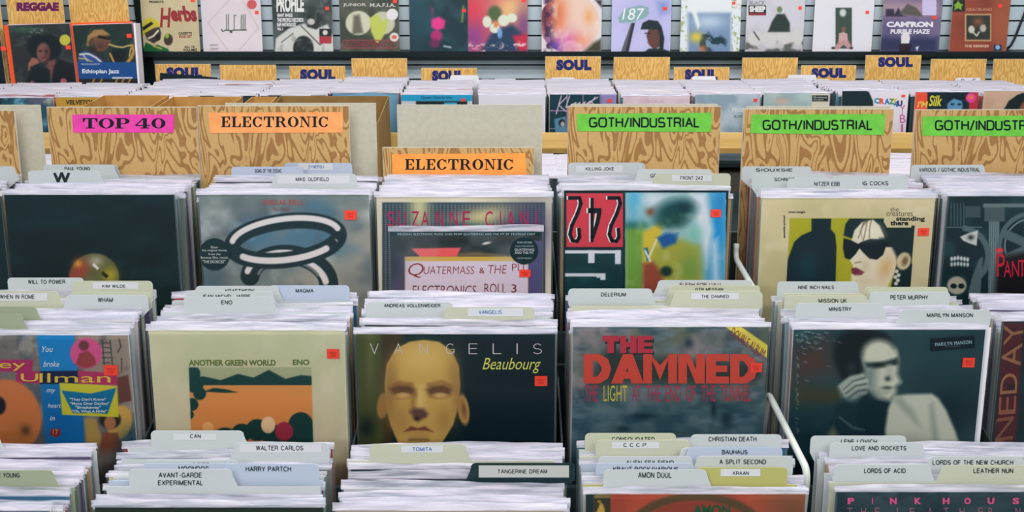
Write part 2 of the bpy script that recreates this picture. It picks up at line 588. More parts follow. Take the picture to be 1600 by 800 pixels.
class Art:
    def __init__(self, X, Y, base=(128, 128, 128)):
        self.X, self.Y = X, Y
        self.C = np.tile(np.array(base, float), (len(X), 1))

    def put(self, m, c):
        m = np.clip(m, 0, 1)[:, None]
        self.C = self.C * (1 - m) + np.array(c, float)[None, :] * m

    def noise(self, c, scale, lo=0.4, hi=0.7, seed=0, a=1.0, sx=1.0, sy=1.0, oct=3):
        n = vnoise(self.X / scale * sx, self.Y / scale * sy, seed, oct)
        self.put(a * np.clip((n - lo) / (hi - lo), 0, 1), c)

    def box(self, x0, y0, x1, y1, c, soft=0.7, a=1.0):
        d = np.minimum(np.minimum(self.X - x0, x1 - self.X), np.minimum(self.Y - y0, y1 - self.Y))
        self.put(a * (0.5 + d / (2 * soft)), c)

    def ell(self, cx, cy, rx, ry, c, soft=0.8, a=1.0, rot=0.0):
        t = math.radians(rot)
        x, y = self.X - cx, self.Y - cy
        u, v = (x * math.cos(t) + y * math.sin(t)) / rx, (-x * math.sin(t) + y * math.cos(t)) / ry
        r = np.sqrt(u * u + v * v)
        self.put(a * (0.5 + (1 - r) * min(rx, ry) / (2 * soft)), c)

    def blob(self, cx, cy, rx, ry, c, a=1.0, rot=0.0):
        t = math.radians(rot)
        x, y = self.X - cx, self.Y - cy
        u, v = (x * math.cos(t) + y * math.sin(t)) / rx, (-x * math.sin(t) + y * math.cos(t)) / ry
        self.put(a * np.exp(-(u * u + v * v)), c)

    def poly(self, pts, c, soft=0.8, a=1.0):
        X, Y = self.X, self.Y
        D = np.full(len(X), 1e9)
        S = np.zeros(len(X), bool)
        n = len(pts)
        for i in range(n):
            (x0, y0), (x1, y1) = pts[i], pts[(i + 1) % n]
            ex, ey = x1 - x0, y1 - y0
            t = np.clip(((X - x0) * ex + (Y - y0) * ey) / (ex * ex + ey * ey + 1e-9), 0, 1)
            D = np.minimum(D, np.hypot(X - x0 - t * ex, Y - y0 - t * ey))
            if y0 != y1:
                S ^= ((y0 > Y) != (y1 > Y)) & (X < ex * (Y - y0) / (y1 - y0) + x0)
        self.put(a * (0.5 + np.where(S, D, -D) / (2 * soft)), c)

    def line(self, pts, w, c, soft=0.7, a=1.0):
        D = np.full(len(self.X), 1e9)
        for (x0, y0), (x1, y1) in zip(pts[:-1], pts[1:]):
            ex, ey = x1 - x0, y1 - y0
            t = np.clip(((self.X - x0) * ex + (self.Y - y0) * ey) / (ex * ex + ey * ey + 1e-9), 0, 1)
            D = np.minimum(D, np.hypot(self.X - x0 - t * ex, self.Y - y0 - t * ey))
        self.put(a * (0.5 + (w / 2 - D) / (2 * soft)), c)

    def vgrad(self, y0, y1, c, a0=0.0, a1=1.0):
        t = np.clip((self.Y - y0) / (y1 - y0), 0, 1)
        self.put(a0 + (a1 - a0) * t, c)

    def hgrad(self, x0, x1, c, a0=0.0, a1=1.0):
        t = np.clip((self.X - x0) / (x1 - x0), 0, 1)
        self.put(a0 + (a1 - a0) * t, c)


def arc(cx, cy, rx, ry, a0=0, a1=360, rot=0, n=40):
    t = math.radians(rot)
    o = []
    for i in range(n + 1):
        a = math.radians(a0 + (a1 - a0) * i / n)
        x, y = rx * math.cos(a), ry * math.sin(a)
        o.append((cx + x * math.cos(t) - y * math.sin(t), cy + x * math.sin(t) + y * math.cos(t)))
    return o


# ------------------------------------------------------------------ records
CARD_EDGE = mat('jacket_card_edge', (222, 216, 208), 0.7, 0.2)
DARK_EDGE = mat('jacket_dark_edge', (20, 48, 52), 0.6, 0.2)


def jacket_mesh(P, w, h, paint, base, step, fine, thick=0.0035, edge=None):
    """square card jacket; its front is a fine mesh that carries the printed picture"""
    edge = edge or CARD_EDGE
    mb = MB()
    nu = max(8, int(w / step))
    us = np.linspace(-w / 2, w / 2, nu + 1)
    vlo = h * (1 - fine)
    nv = max(3, int(h * fine / step))
    vs = list(np.linspace(vlo, h, nv + 1))
    if vlo > 0.005:
        vs = list(np.linspace(0, vlo, 8)[:-1]) + vs
    vs = np.array(vs)
    U, V = np.meshgrid(us, vs)
    u, v = U.ravel(), V.ravel()
    X, Y = P.pix(u, v)
    art = Art(X, Y, base)
    if paint:
        paint(art)
    W = len(us)
    idx = np.arange(len(vs) * W).reshape(len(vs), W)
    q = np.stack([idx[:-1, :-1], idx[:-1, 1:], idx[1:, 1:], idx[1:, :-1]], -1).reshape(-1, 4)
    mb.add(np.column_stack([u, np.zeros(len(u)), v]), q.tolist(), printed())
    mb.col = s2l(np.clip(art.C, 0, 255))
    a, t = w / 2, thick
    mb.add([(-a, 0, 0), (a, 0, 0), (a, 0, h), (-a, 0, h), (-a, t, 0), (a, t, 0), (a, t, h), (-a, t, h)],
           [(4, 7, 6, 5), (0, 4, 5, 1), (1, 5, 6, 2), (2, 6, 7, 3), (3, 7, 4, 0)], edge)
    return mb


def sleeve_mesh(w, h, seed, flap=0.012, front=True, amp=0.0016, thick=0.0035, m=None):
    """clear outer sleeve: open plastic envelope with clear front, milky margins and a crinkled open top"""
    r = random.Random(seed)
    ph = [r.uniform(0, 6.28) for _ in range(10)]
    fr = [r.uniform(7, 13), r.uniform(20, 34), r.uniform(48, 75), r.uniform(110, 150), r.uniform(10, 18)]
    mb = MB()
    fm = m or FLAP
    a = w / 2 + 0.0035
    y0, y1 = -0.0036, thick + 0.0008

    def wob(x, k):
        return (math.sin(x * fr[0] + ph[0] + k) + .6 * math.sin(x * fr[1] + ph[1] + 1.7 * k) + .5 * math.sin(x * fr[2] + ph[2] - 1.1 * k) + .25 * math.sin(x * fr[3] + ph[3] + 2.3 * k)) / 1.6
    if front:
        mb.add([(-w / 2, y0, 0.001), (w / 2, y0, 0.001), (w / 2, y0, h - 0.001), (-w / 2, y0, h - 0.001)], [(0, 1, 2, 3)], clear_film())
    for sx in (-1, 1):
        v = [(sx * w / 2, y0, 0.001), (sx * a, (y0 + y1) / 2, 0.001), (sx * a, (y0 + y1) / 2, h + flap * 0.4), (sx * w / 2, y0, h),
             (sx * (w / 2), y1, 0.001), (sx * (w / 2), y1, h)]
        mb.add(v, [(0, 1, 2, 3), (1, 4, 5, 2)], MARGIN)
    n = 64
    e = [r.uniform(-.25, .1), r.uniform(-.25, .1)]
    for rows in ([(-.02, 0.0, y0), (.2, .5, y0 + .0003), (.45, 1.0, y0 + .0012), (.75, 1.3, y0 + .002), (1.0, 1.5, y0 + .0026)],
                 [(-.02, 0.0, y1), (.3, .5, y1 - .0004), (.62, .9, y1 - .001), (.88, 1.1, y1 - .0018)]):
        v = []
        for k, (fz, fa, y) in enumerate(rows):
            for i in range(n + 1):
                x = -a + 2 * a * i / n
                q = i / n
                z = h + flap * fz * (1 + .16 * math.sin(x * fr[4] + ph[5]) + .08 * wob(x, 4) + e[0] * (1 - q) ** 3 + e[1] * q ** 3)
                v.append((x, y + amp * fa * wob(x, .9 * k + y * 300), z))
        W = n + 1
        mb.add(v, [(k * W + i, k * W + i + 1, (k + 1) * W + i + 1, (k + 1) * W + i) for k in range(len(rows) - 1) for i in range(n)], fm)
    return mb


def price_sticker(P, parent, box, label=True):
    x0, y0, x1, y1 = box
    k = MB()
    q = [P.loc(a, b, 0) for a, b in rect(*box)]
    us = [p[0] for p in q]
    vs = [p[1] for p in q]
    k.box(min(us), max(us), -0.0019, -0.0014, min(vs), max(vs), mat('orange_price_label', (255, 74, 52), 0.5, 0.3))
    o = k.build('price_sticker', parent)
    if x1 - x0 > 12:
        t = MB()
        w, h = x1 - x0, y1 - y0
        letters(t, P, 'USED LP', (x0 + w * .2, y0 + h * .28, x1 - w * .2, y0 + h * .5), (150, 30, 30), 7)
        letters(t, P, '9.99', (x0 + w * .3, y0 + h * .58, x1 - w * .3, y0 + h * .82), (150, 30, 30), 7)
        t.build('sticker_print', o)
    return o


def record(P, w, h, label, paint=None, base=(60, 60, 60), words=None, step=0.0013, fine=0.62, prices=(), sleeve=True, extra=None,
           edge=None, group=None, flap=0.011, amp=0.0016, seed=1, thick=0.0035):
    t = root('record', P.M, label, 'record', group)
    j = jacket_mesh(P, w, h, paint, base, step, fine, thick, edge).build('jacket', t)
    if words:
        m = MB()
        words(m, P)
        m.build('cover_lettering', j)
    for b in prices:
        price_sticker(P, t, b)
    if extra:
        extra(P, t)
    if sleeve:
        sleeve_mesh(w, h, seed, flap, True, amp, thick).build('plastic_sleeve', t, True)
    return t


# ------------------------------------------------------------------ rows of bins: where record tops run, front to back
class Row:
    def __init__(self, yf, sf, yb, sb):
        self.F, self.B = pt(800, yf, sf), pt(800, yb, sb)
        self.yf, self.yb, self.sf, self.sb = yf, yb, sf, sb
        self.down = np.array([0, math.sin(LEAN), math.cos(LEAN)]) * 0.312

    def top(self, t):
        return self.F + (self.B - self.F) * t

    def foot(self, t, x=0.0):
        q = self.top(t) - self.down
        q[0] = x
        return q

    def t_of(self, y):
        """how far back a record top seen at pixel row y stands"""
        lo, hi = -0.6, 1.8
        for _ in range(40):
            m = (lo + hi) / 2
            q = self.top(m) - CAM
            yy = 400 - FPX * np.dot(q, AX_U) / np.dot(q, AX_F)
            lo, hi = (m, hi) if yy > y else (lo, m)
        return (lo + hi) / 2

    def s_of(self, t):
        return FPX * UNIT / np.dot(self.top(t) - CAM, AX_F)


ROWS = {1: Row(797, 380, 690, 348), 2: Row(516, 328, 455, 303), 3: Row(305, 286, 270, 266), 4: Row(147, 112, 122, 101), 5: Row(272, 126, 240, 117)}


def place(row, t, xl, xr, ytop, yaw=0.0):
    """panel, width and height of something standing on a bin floor whose top edge runs from xl to xr at pixel row ytop"""
    R = ROWS[row]
    P = Panel(R.foot(t), LEAN, 0, yaw)
    a, b = P.loc(xl, ytop), P.loc(xr, ytop)
    x = (a[0] + b[0]) / 2
    P = Panel(R.foot(t, x), LEAN, 0, yaw)
    h = P.loc((xl + xr) / 2, ytop)[1]
    return P, b[0] - a[0], h

# ------------------------------------------------------------------ the room and the racks
def struct(mb, name):
    o = mb.build(name)
    o['kind'] = 'structure'
    return o


WALL_LP = pt(800, 80, 99)
Y_WALL = WALL_LP[1] + 0.052
SLAT = noisy('slatwall_paint', (184, 200, 206), (196, 210, 215), 6, 0.45, 0.4)
GROOVE = mat('slatwall_groove', (14, 34, 38), 0.8, 0.1)
m = MB()
m.box(-4.2, 4.2, -1.5, Y_WALL + 0.3, -0.1, 0.0, noisy('floor_vinyl', (120, 116, 108), (134, 130, 122), 30, 0.5))
struct(m, 'floor')
m = MB()
m.box(-4.2, 4.2, Y_WALL + 0.014, Y_WALL + 0.1, 0, 3.15, GROOVE)
zg = [pt(800, y, 97.6)[2] for y in (5.5, 29.5, 53.5)]
pitch = (zg[0] - zg[2]) / 2
k = -12
while zg[1] + k * pitch < 3.1:
    z = zg[1] + k * pitch
    if z > 0.02:
        m.box(-4.2, 4.2, Y_WALL, Y_WALL + 0.016, z + 0.0045, z + pitch - 0.0045, SLAT)
    k += 1
struct(m, 'wall_back')

RACK_DARK = mat('rack_dark_laminate', (40, 52, 54), 0.5, 0.3)
RACK_BASE = mat('rack_base_panel', (70, 66, 58), 0.55, 0.3)
RAIL = mat('rail_pale_enamel', (186, 192, 184), 0.35, 0.5)
GOLD = noisy('shelf_gold_wood', (214, 172, 98), (226, 188, 116), 22, 0.5, 0.3, (0.2, 1, 3))
WHITE = mat('white_board', (232, 226, 230), 0.5, 0.3)
BLACK = mat('black_metal', (10, 26, 30), 0.45, 0.4)


def tier(t0, name_root, row, xa, xb, ta, tb, seps, lip=0.07, back=0.17, panel=RACK_DARK):
    R = ROWS[row]
    a, b = R.foot(ta) - np.array([0, 0, .002]), R.foot(tb) - np.array([0, 0, .002])
    m = MB()
    v = [(xa, a[1], a[2]), (xb, a[1], a[2]), (xb, b[1], b[2]), (xa, b[1], b[2])]
    v += [(x, y, z - .018) for x, y, z in v]
    m.add(v, [(0, 1, 2, 3), (7, 6, 5, 4), (0, 4, 5, 1), (1, 5, 6, 2), (2, 6, 7, 3), (3, 7, 4, 0)], panel)
    m.build('bin_floor', t0)
    n = np.array([0, math.sin(LEAN), math.cos(LEAN)])
    e = np.array([0, math.cos(LEAN), -math.sin(LEAN)])

    def plate(q, h, th, nm, mm):
        k = MB()
        c = [q, q + n * h, q + n * h + e * th, q + e * th]
        v = [(xa, p[1], p[2]) for p in c] + [(xb, p[1], p[2]) for p in c]
        k.add(v, [(0, 1, 2, 3), (7, 6, 5, 4), (0, 4, 5, 1), (1, 5, 6, 2), (2, 6, 7, 3), (3, 7, 4, 0)], mm)
        k.build(nm, t0)
    plate(b, back, .01, 'bin_back', panel)
    if lip:
        plate(a - e * .012, lip, .012, 'front_lip', panel)
    for x in seps:
        k = MB()
        c = [a + n * .001, b + n * .001, b + n * back * .9, a + n * back * .75]
        v = [(x - .0015, p[1], p[2]) for p in c] + [(x + .0015, p[1], p[2]) for p in c]
        k.add(v, [(0, 3, 2, 1), (4, 5, 6, 7), (0, 1, 5, 4), (1, 2, 6, 5), (2, 3, 7, 6), (3, 0, 4, 7)], panel)
        k.build('divider', t0)
    k = MB()
    k.box(xa, xb, a[1] - .01, b[1] + .008, 0.0, min(a[2], b[2]) - .02, RACK_BASE)
    k.build('base_panel', t0)


COLX = [-2.305, -1.262, -.268, .752, 1.80, 2.83]      # bin centres across the rack, in UNITs
GAPX = 1.275
ROWX = {1: {0: -2.33, 1: -1.27, 2: -.245, 3: .765, 4: 1.845}, 2: {i: x for i, x in enumerate([-2.315, -1.265, -.268, .755, 1.812, 2.84])},
        3: {0: -3.36, 1: -2.31, 2: -1.25, 3: -.262, 4: .742, 5: 1.853, 6: 2.86}}
SEPS = {1: ([-1.8, -.757, .281], [2.37]), 2: ([-1.79, -.767, .243], [2.326]), 3: ([.25], [])}
y_front = ROWS[1].foot(0)[1]
rl = root('record_rack', Matrix.Identity(4), 'dark stepped record rack holding the four bins left of the pale bent rail', 'rack', 'stepped record racks')
rr = root('record_rack', Matrix.Identity(4), 'dark stepped record rack holding the bins right of the pale bent rail', 'rack', 'stepped record racks')
for row in (1, 2, 3):
    tb = 1.5 if row == 3 else 1.14
    tier(rl, 'rack', row, -3.9 * UNIT, (GAPX - .03) * UNIT, -.22, tb, [x * UNIT for x in SEPS[row][0]])
    tier(rr, 'rack', row, (GAPX + .03) * UNIT, 3.9 * UNIT, -.22, tb, [x * UNIT for x in SEPS[row][1]])


def bend(pts, r=0.022, n=6):
    """round the corners of a path"""
    out = [Vector(pts[0])]
    for i in range(1, len(pts) - 1):
        p, a, b = Vector(pts[i]), Vector(pts[i - 1]), Vector(pts[i + 1])
        u, w = (a - p).normalized() * r, (b - p).normalized() * r
        for k in range(n + 1):
            t = k / n
            out.append(p + u * (1 - t) ** 2 + w * t ** 2)
    out.append(Vector(pts[-1]))
    return out


gx = 1.272 * UNIT
p2a, p2b = pt(1143, 412, 274), pt(1184, 459, 306)
p1a, p1b = pt(1197, 632, 318), pt(1256, 727, 364)
zt2, zt1 = (p2a[2] + p2b[2]) / 2, (p1a[2] + p1b[2]) / 2
for path in ([(gx, p2a[1], zt2 + .028), (gx, p2a[1], zt2), (gx, p2b[1], zt2 - .002), (gx, p2b[1], zt2 - .2)],
             [(gx, p1a[1] + .025, zt1 - .1), (gx, p1a[1] + .025, zt1), (gx, p1b[1], zt1), (gx, p1b[1], zt1 - .3)]):
    m = MB()
    m.tube(bend(path, .02), .0054, RAIL, 12)
    m.build('end_rail', rl, True)

rb = root('record_rack', Matrix.Identity(4), 'long low back rack with a gold wooden lip under the slatted wall', 'rack')
tier(rb, 'rack', 4, -3.0, 3.0, -.1, 1.1, [], 0, .02, RACK_DARK)
q1, q2 = pt(800, 206, 113.5), pt(800, 232, 113.5)
m = MB()
m.box(-3.0, 3.0, q1[1] - .03, q1[1] - .012, q2[2], q1[2], GOLD)
m.build('wooden_lip', rb)
m = MB()
m.box(-3.0, 3.0, q1[1] - .036, q1[1] - .008, q2[2] - .02, q2[2] - .002, noisy('lip_brown_edge', (150, 118, 58), (165, 132, 70), 20))
m.build('lip_molding', rb)
tier(rb, 'rack', 5, -3.0, 3.0, -.1, 1.4, [], .04, .1, RACK_DARK)

# ledge for the display records on the slatted wall
lg = root('display_ledge', Matrix.Translation((0, Y_WALL, WALL_LP[2])), 'long black ledge on the slatted wall carrying the face-out records', 'ledge')
xl_, xr_ = pt(222, 80, 99)[0], 3.6
m = MB()
m.box(xl_, xr_, -.085, 0, -.012, 0, BLACK)
m.build('shelf_plate', lg)
m = MB()
m.box(xl_, xr_, -.091, -.085, -.026, .002, BLACK)
m.build('front_edge', lg)
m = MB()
m.box(xl_, xr_, -.012, 0, -.055, -.012, mat('ledge_shade_grey', (96, 112, 118), .5))  # grey strip imitating the shade below the ledge, painted as colour
m.build('shade_strip', lg)

# dark upright post beside the slatted wall's left end
x0, x1 = pt(220, 60, 98)[0], pt(239, 60, 98)[0]
m = MB()
m.box(x0, x1, Y_WALL - .014, Y_WALL - .001, 0.3, 2.2, BLACK)
for z in np.arange(.5, 2.2, .05):
    m.box((x0 + x1) / 2 - .003, (x0 + x1) / 2 + .003, Y_WALL - .0146, Y_WALL - .0136, z, z + .025, GROOVE)
o = m.build('shelf_upright')
tag(o, 'black slotted metal upright standing at the end of the black ledge', 'upright')

# ------------------------------------------------------------------ genre header boards
WOOD_F = [wood('printed_woodgrain_%d' % i, (200, 161, 102), (160, 115, 64), 7.5, 1.1, (3.6, 1, .95), .5, True, 3.1 * i) for i in range(3)]
WOOD_B = [wood('pale_woodgrain_%d' % i, (226, 182, 104), (198, 150, 76), 16, .3, (2.4, 1, .5), .5, False, 2.3 * i) for i in range(3)]
GREY_BOARD = noisy('grey_board', (188, 182, 162), (198, 192, 173), 90, .75, .2)


def header(row, t, xl, xr, ytop, label, facing=None, sign=None, roll=0.0, group=None, yaw=0.0, depth=None):
    P, w, h = place(row, t, xl, xr, ytop, yaw)
    if depth:
        cut = h - depth
    else:
        cut = 0
    th = root('header_card', P.M, label, 'sign board', group)
    m = MB()
    m.box(-w / 2, w / 2, 0, .004, cut, h, GREY_BOARD)
    m.build('board', th)
    if facing:
        m = MB()
        m.box(-w / 2 + .001, w / 2 - .001, -.0006, -.0001, cut, h - .0015, facing)
        m.build('woodgrain_facing', th)
    if sign:
        sign(P, th)
    return th


def sign_strip(box, rgb, text, tbox, font=None, trgb=(12, 28, 34), bold=0.0, space=1.0, track=.1, shear=0):
    def go(P, th):
        q = [P.loc(a, b) for a, b in box]
        m = MB()
        v = [(a[0], -.0016, a[1]) for a in q] + [(a[0], -.001, a[1]) for a in q]
        m.add(v, [(3, 2, 1, 0), (0, 1, 5, 4), (1, 2, 6, 5), (2, 3, 7, 6), (3, 0, 4, 7)],
              noisy('sign_paper_%d_%d_%d' % tuple(rgb), rgb, tuple(min(255, int(c * 1.06 + 6)) for c in rgb), 45, .45, .3))
        o = m.build('sign_strip', th)
        m = MB()
        letters(m, P, text, tbox, trgb, 6.5, font, bold, space, shear, track)
        m.build('sign_lettering', o)
    return go


GREEN, PINK, ORANGE = (104, 190, 62), (226, 62, 158), (246, 158, 92)
HG = 'genre header boards behind the front bins'
header(3, 1.30, -150, 62, 164, 'grey header board at the far left, standing behind a wood-grained one', None, None, 0, HG)
header(3, 1.12, -200, 22, 172, 'wood-grained header board cut by the left edge of the photo', WOOD_F[1], None, 0, HG)
header(3, 1.12, 72.5, 307, 167, 'wood-grained header board with pink TOP 40 strip', WOOD_F[0],
       sign_strip([(113, 179), (272, 179), (272, 207), (115, 207)], PINK, 'TOP 40', (130, 184.5, 259, 200.5), SERIF, track=.07), 0, HG)
header(3, 1.12, 308.5, 545, 165, 'wood-grained header board with orange ELECTRONIC strip beside TOP 40', WOOD_F[0],
       sign_strip([(326, 176), (536, 175), (536, 207), (328, 208)], ORANGE, 'ELECTRONIC', (346, 182, 513, 198.5), SERIF, track=.1), 0, HG)
header(3, 1.32, 352, 587, 161, 'plain grey header board peeking out behind the ELECTRONIC board beside TOP 40', None, None, 0, HG)
header(3, 1.32, 620, 847.5, 163.5, 'plain grey header board standing tall behind the low ELECTRONIC board', None, None, 0, HG)
header(3, 1.08, 597.5, 834.5, 230, 'low wood-grained header board with orange ELECTRONIC strip in front of a grey board', WOOD_F[0],
       sign_strip([(612, 241), (821, 239), (823, 275), (614, 276)], (250, 152, 66), 'ELECTRONIC', (633, 248.5, 802, 265), SERIF, track=.1), 0, HG)
header(3, 1.30, 892, 1122, 162.5, 'grey board edge behind the first green-stripped header board', None, None, 0, HG)
header(3, 1.12, 887.5, 1127, 166, 'wood-grained header board with green strip, nearest the tall grey board', WOOD_F[0],
       sign_strip([(901, 178), (1112, 176), (1111, 206), (902, 205)], GREEN, 'GOTH/INDUSTRIAL', (920, 183, 1092, 199.5), WIDE, track=.2), 0, HG)
header(3, 1.30, 1166, 1391, 166, 'grey board edge behind the middle green-stripped header board', None, None, 0, HG)
header(3, 1.12, 1162, 1397, 170, 'wood-grained header board with green strip, middle of three green ones', WOOD_F[2],
       sign_strip([(1174, 179), (1383, 178), (1381, 211), (1172, 208)], GREEN, 'GOTH/INDUSTRIAL', (1191, 187, 1362, 203.5), WIDE, track=.2), 0, HG)
header(3, 1.12, 1431, 1668, 171, 'wood-grained header board with glossy green strip, cut by the right edge of the photo', WOOD_F[0],
       sign_strip([(1441, 182), (1655, 180), (1655, 213), (1440, 212)], GREEN, 'GOTH/INDUSTRIAL', (1460, 187.5, 1631, 204), WIDE, track=.2), 0, HG)

NAVY, PURP = (28, 40, 104), (104, 28, 84)
SG = 'soul header boards under the black ledge'


def soul(xl, xr, y, text_box=None, label='', t=1.05, cut=None):
    sg = None
    if text_box:
        def sg(P, th):
            m = MB()
            letters(m, P, 'SOUL', text_box, NAVY, 3, None, bold=.085, space=1.12)
            m.build('sign_lettering', th)
    return header(4, t, xl, xr, y, label, WOOD_B[int(xl) % 3], sg, 0, SG)


soul(242, 329, 100, (260, 105, 316, 122), 'tilted SOUL header board with a black record leaning before it, nearest the upright')
soul(343, 431, 101, None, 'plain wooden header board between the first and second SOUL boards')
soul(452, 539, 103, (469, 108, 524, 125), 'SOUL header board second from the black upright')
soul(549, 636, 91, None, 'plain wooden header board standing higher beside the second SOUL board')
soul(658, 745, 106, (675, 110, 725, 127), 'SOUL header board with its lower letters hidden by a white divider tab')
soul(852, 939, 88, (869, 93, 924, 110), 'SOUL header board standing highest, above the cover with pink script')
soul(959, 1047, 89, None, 'plain wooden header board beside the highest SOUL board')
soul(1053, 1140, 105, (1070, 108, 1121, 125), 'SOUL header board sunk so that white sleeves cover its lower letters', .98)
soul(1160, 1247, 90, None, 'plain wooden header board half shaded by the ledge, left of a low SOUL board')
soul(1252, 1338, 102, (1268, 106, 1322, 122), 'SOUL header board with a straight low edge, above the white cover with coloured letters', .99)
soul(1353, 1440, 86, (1372, 89, 1426, 105), 'SOUL header board with letters in the shade of the ledge')
soul(1455, 1542, 92, None, 'plain wooden header board above the red and black cover')
soul(1553, 1640, 92, None, 'plain wooden header board last in the row, cut by the right edge')

P, w, h = place(4, .97, 243, 332, 121.5)
P = Panel(P.b + np.array([0, 0, .0145]), LEAN, math.radians(4.6))
record(P, w, h, 'black record jacket leaning crookedly before the first SOUL board', None, (12, 30, 38), None, .02, .62, (), False, None, DARK_EDGE)

# ------------------------------------------------------------------ printed tab dividers in the bins
CARD_COL = {'w': (188, 194, 193), 'b': (187, 189, 166), 'y': (174, 171, 100), 'k': (14, 40, 44), 'u': (176, 186, 202), 'g': (150, 158, 132)}
CARD_WORD = {'w': 'pale grey', 'b': 'beige', 'y': 'mustard', 'k': 'black', 'u': 'bluish white', 'g': 'olive'}
TXT = (26, 40, 46)
BLUE = (56, 112, 170)
COVER = {
    (1, 0): 'dark blue cover at the bottom left', (1, 1): 'olive-black cover along the bottom edge', (1, 2): 'tan cover along the bottom edge',
    (1, 3): 'red cover with a dark ring', (1, 4): 'slate cover with pink spaced letters',
    (2, 0): 'collage cover with pink and blue bands', (2, 1): 'orange landscape cover', (2, 2): 'bald statue head cover',
    (2, 3): 'grey cover with red block letters', (2, 4): 'cover of a man in a pale jacket', (2, 5): 'dark cover with brown upright letters',
    (3, 0): 'dark cover sliver at the left edge', (3, 1): 'plain black cover with round label', (3, 2): 'chrome ring cover', (3, 3): 'handwritten tape-box cover',
    (3, 4): 'red and blue painted cover', (3, 5): 'beige sunglasses cover', (3, 6): 'black engraved cover with red letters'}
ORD = ['first', 'second', 'third', 'fourth', 'fifth', 'sixth', 'seventh', 'eighth', 'ninth', 'tenth', 'eleventh', 'twelfth']
CARDS = []


def card(row, col, text, tbox, x0, x1, ytop, c='w', strip=None, tcol=TXT, rise=None, side=None, bold=.01):
    CARDS.append((row, col, text, tbox, x0, x1, ytop, c, strip, tcol, rise, side, bold))


# back row of the front rack
card(3, 0, None, None, -90, 27, 260, 'w', side='r')
card(3, 1, None, None, 69, 188, 257.2, 'w', side='r', rise=11)
card(3, 1, 'PAUL YOUNG', (101, 260.5, 141, 266), 67, 183, 257, 'w', side='r', rise=14)
card(3, 1, 'W', (83, 269, 110, 285), 43, 160, 266.5, 'w', side='r', bold=.05)
card(3, 2, 'SYNERGY', (482, 258, 507, 263), 440, 550, 254.5, 'u', (466, 255.5, 520, 265.5), BLUE, rise=15, side='l')
card(3, 2, 'SIGNS OF THE ZODIAC', (398, 264, 440, 270), 361, 477, 260.5, 'u', side='r', rise=14)
card(3, 2, 'MIKE OLDFIELD', (462, 277, 514, 283), 423, 557, 271.5, 'w', (434, 274, 546, 287), side='l')
card(3, 4, None, None, 892, 1012, 254.3, 'w', side='r', rise=12)
card(3, 4, 'KILLING JOKE', (915, 261, 959, 266.5), 888, 1008, 254, 'w', (900, 258.5, 973, 269.5), rise=15, side='r')
card(3, 4, 'GENESIS', (1016, 271.5, 1048, 277.5), 992, 1112, 264.5, 'w', side='l')
card(3, 4, 'FRONT 242', (1063, 275, 1098, 281), 1018, 1142, 271, 'b', (1050, 273, 1112, 283), side='l', rise=24)
card(3, 5, 'SIOUXSIE', (1181, 263, 1238, 268), 1159, 1272, 260, 'w', side='r', rise=14)
card(3, 5, 'SCHNITT', (1210, 277.5, 1241, 283), 1176, 1298, 273, 'w', side='r', rise=16)
card(3, 5, 'REVOLTING COCKS', (1308, 283, 1388, 289.5), 1297, 1420, 275, 'w', side='l', rise=16)
card(3, 5, 'NITZER EBB', (1272, 284, 1312, 290.5), 1231, 1352, 279, 'w', side='r', rise=16)
card(3, 6, 'VARIOUS / GOTHIC INDUSTRIAL', (1436, 262, 1531, 268.5), 1424, 1543, 257.5, 'w', side='r', rise=15)
# middle row
card(2, 0, 'WILL TO POWER', (44, 437, 102, 443.5), 11, 135, 434, 'w', side='r')
card(2, 0, 'KIM WILDE', (160, 444.5, 196, 449.5), 109, 238, 439, 'b', (145, 441, 216, 451), side='l')
card(2, 0, 'WHEN IN ROME', (0, 460, 54, 467), -50, 96, 455, 'b', (-20, 458, 74, 470), side='r')
card(2, 0, None, None, 104, 236, 457, 'b', side='l')
card(2, 0, 'WHAM', (153, 465, 176.5, 472), 97, 231, 461, 'w', side='l')
card(2, 0, None, None, -80, 62, 479, 'g', side='r')
card(2, 0, None, None, -100, 40, 491, 'g', side='r')
card(2, 1, 'KRAFTWERK', (352, 451.5, 398, 458), 305, 440, 447, 'w', side='r')
card(2, 1, 'MAGMA', (462, 451, 490, 457), 415, 546, 446, 'u', side='l')
card(2, 1, 'JEAN MICHEL JARRE', (315, 460, 391, 467), 290, 431, 455, 'w', side='r')
card(2, 1, 'ENO', (346, 469, 363, 475.5), 286, 432, 464, 'w', side='r', rise=25)
card(2, 2, 'ANDREAS VOLLENWEIDER', (600, 474.5, 688, 480), 572, 712, 472, 'w', side='r', rise=15)
card(2, 2, 'VANGELIS', (748, 484.5, 784, 490.5), 690, 835, 480, 'b', (731, 481.5, 817, 494), BLUE, side='l', rise=16)
card(2, 3, 'FLESH FOR LULU', (1062, 441.5, 1126, 447.5), 1023, 1176, 438, 'w', None, (110, 44, 60), side='l')
card(2, 3, 'GTR MESSAN', (1086, 449.5, 1130, 454.5), 1041, 1188, 446, 'b', side='l')
card(2, 3, None, None, 1043, 1190, 454, 'b', side='l')
card(2, 3, 'THE DAMNED', (1096, 460.5, 1139, 465.5), 1048, 1192, 455.5, 'b', (1080, 457.5, 1154, 467.5), side='l', rise=25, bold=.03)
card(2, 3, 'DELERIUM', (939, 457, 978, 463), 888, 1024, 451, 'w', side='r')
card(2, 4, 'NINE INCH NAILS', (1247, 446, 1303, 451.5), 1215, 1346, 440, 'w', side='r')
card(2, 4, None, None, 1347, 1482, 448.5, 'b', side='l')
card(2, 4, None, None, 1351, 1483, 452, 'b', side='l')
card(2, 4, 'PETER MURPHY', (1391, 461, 1450, 468), 1355, 1485, 456, 'w', side='l')
card(2, 4, None, None, 1223, 1356, 458.5, 'b', side='r')
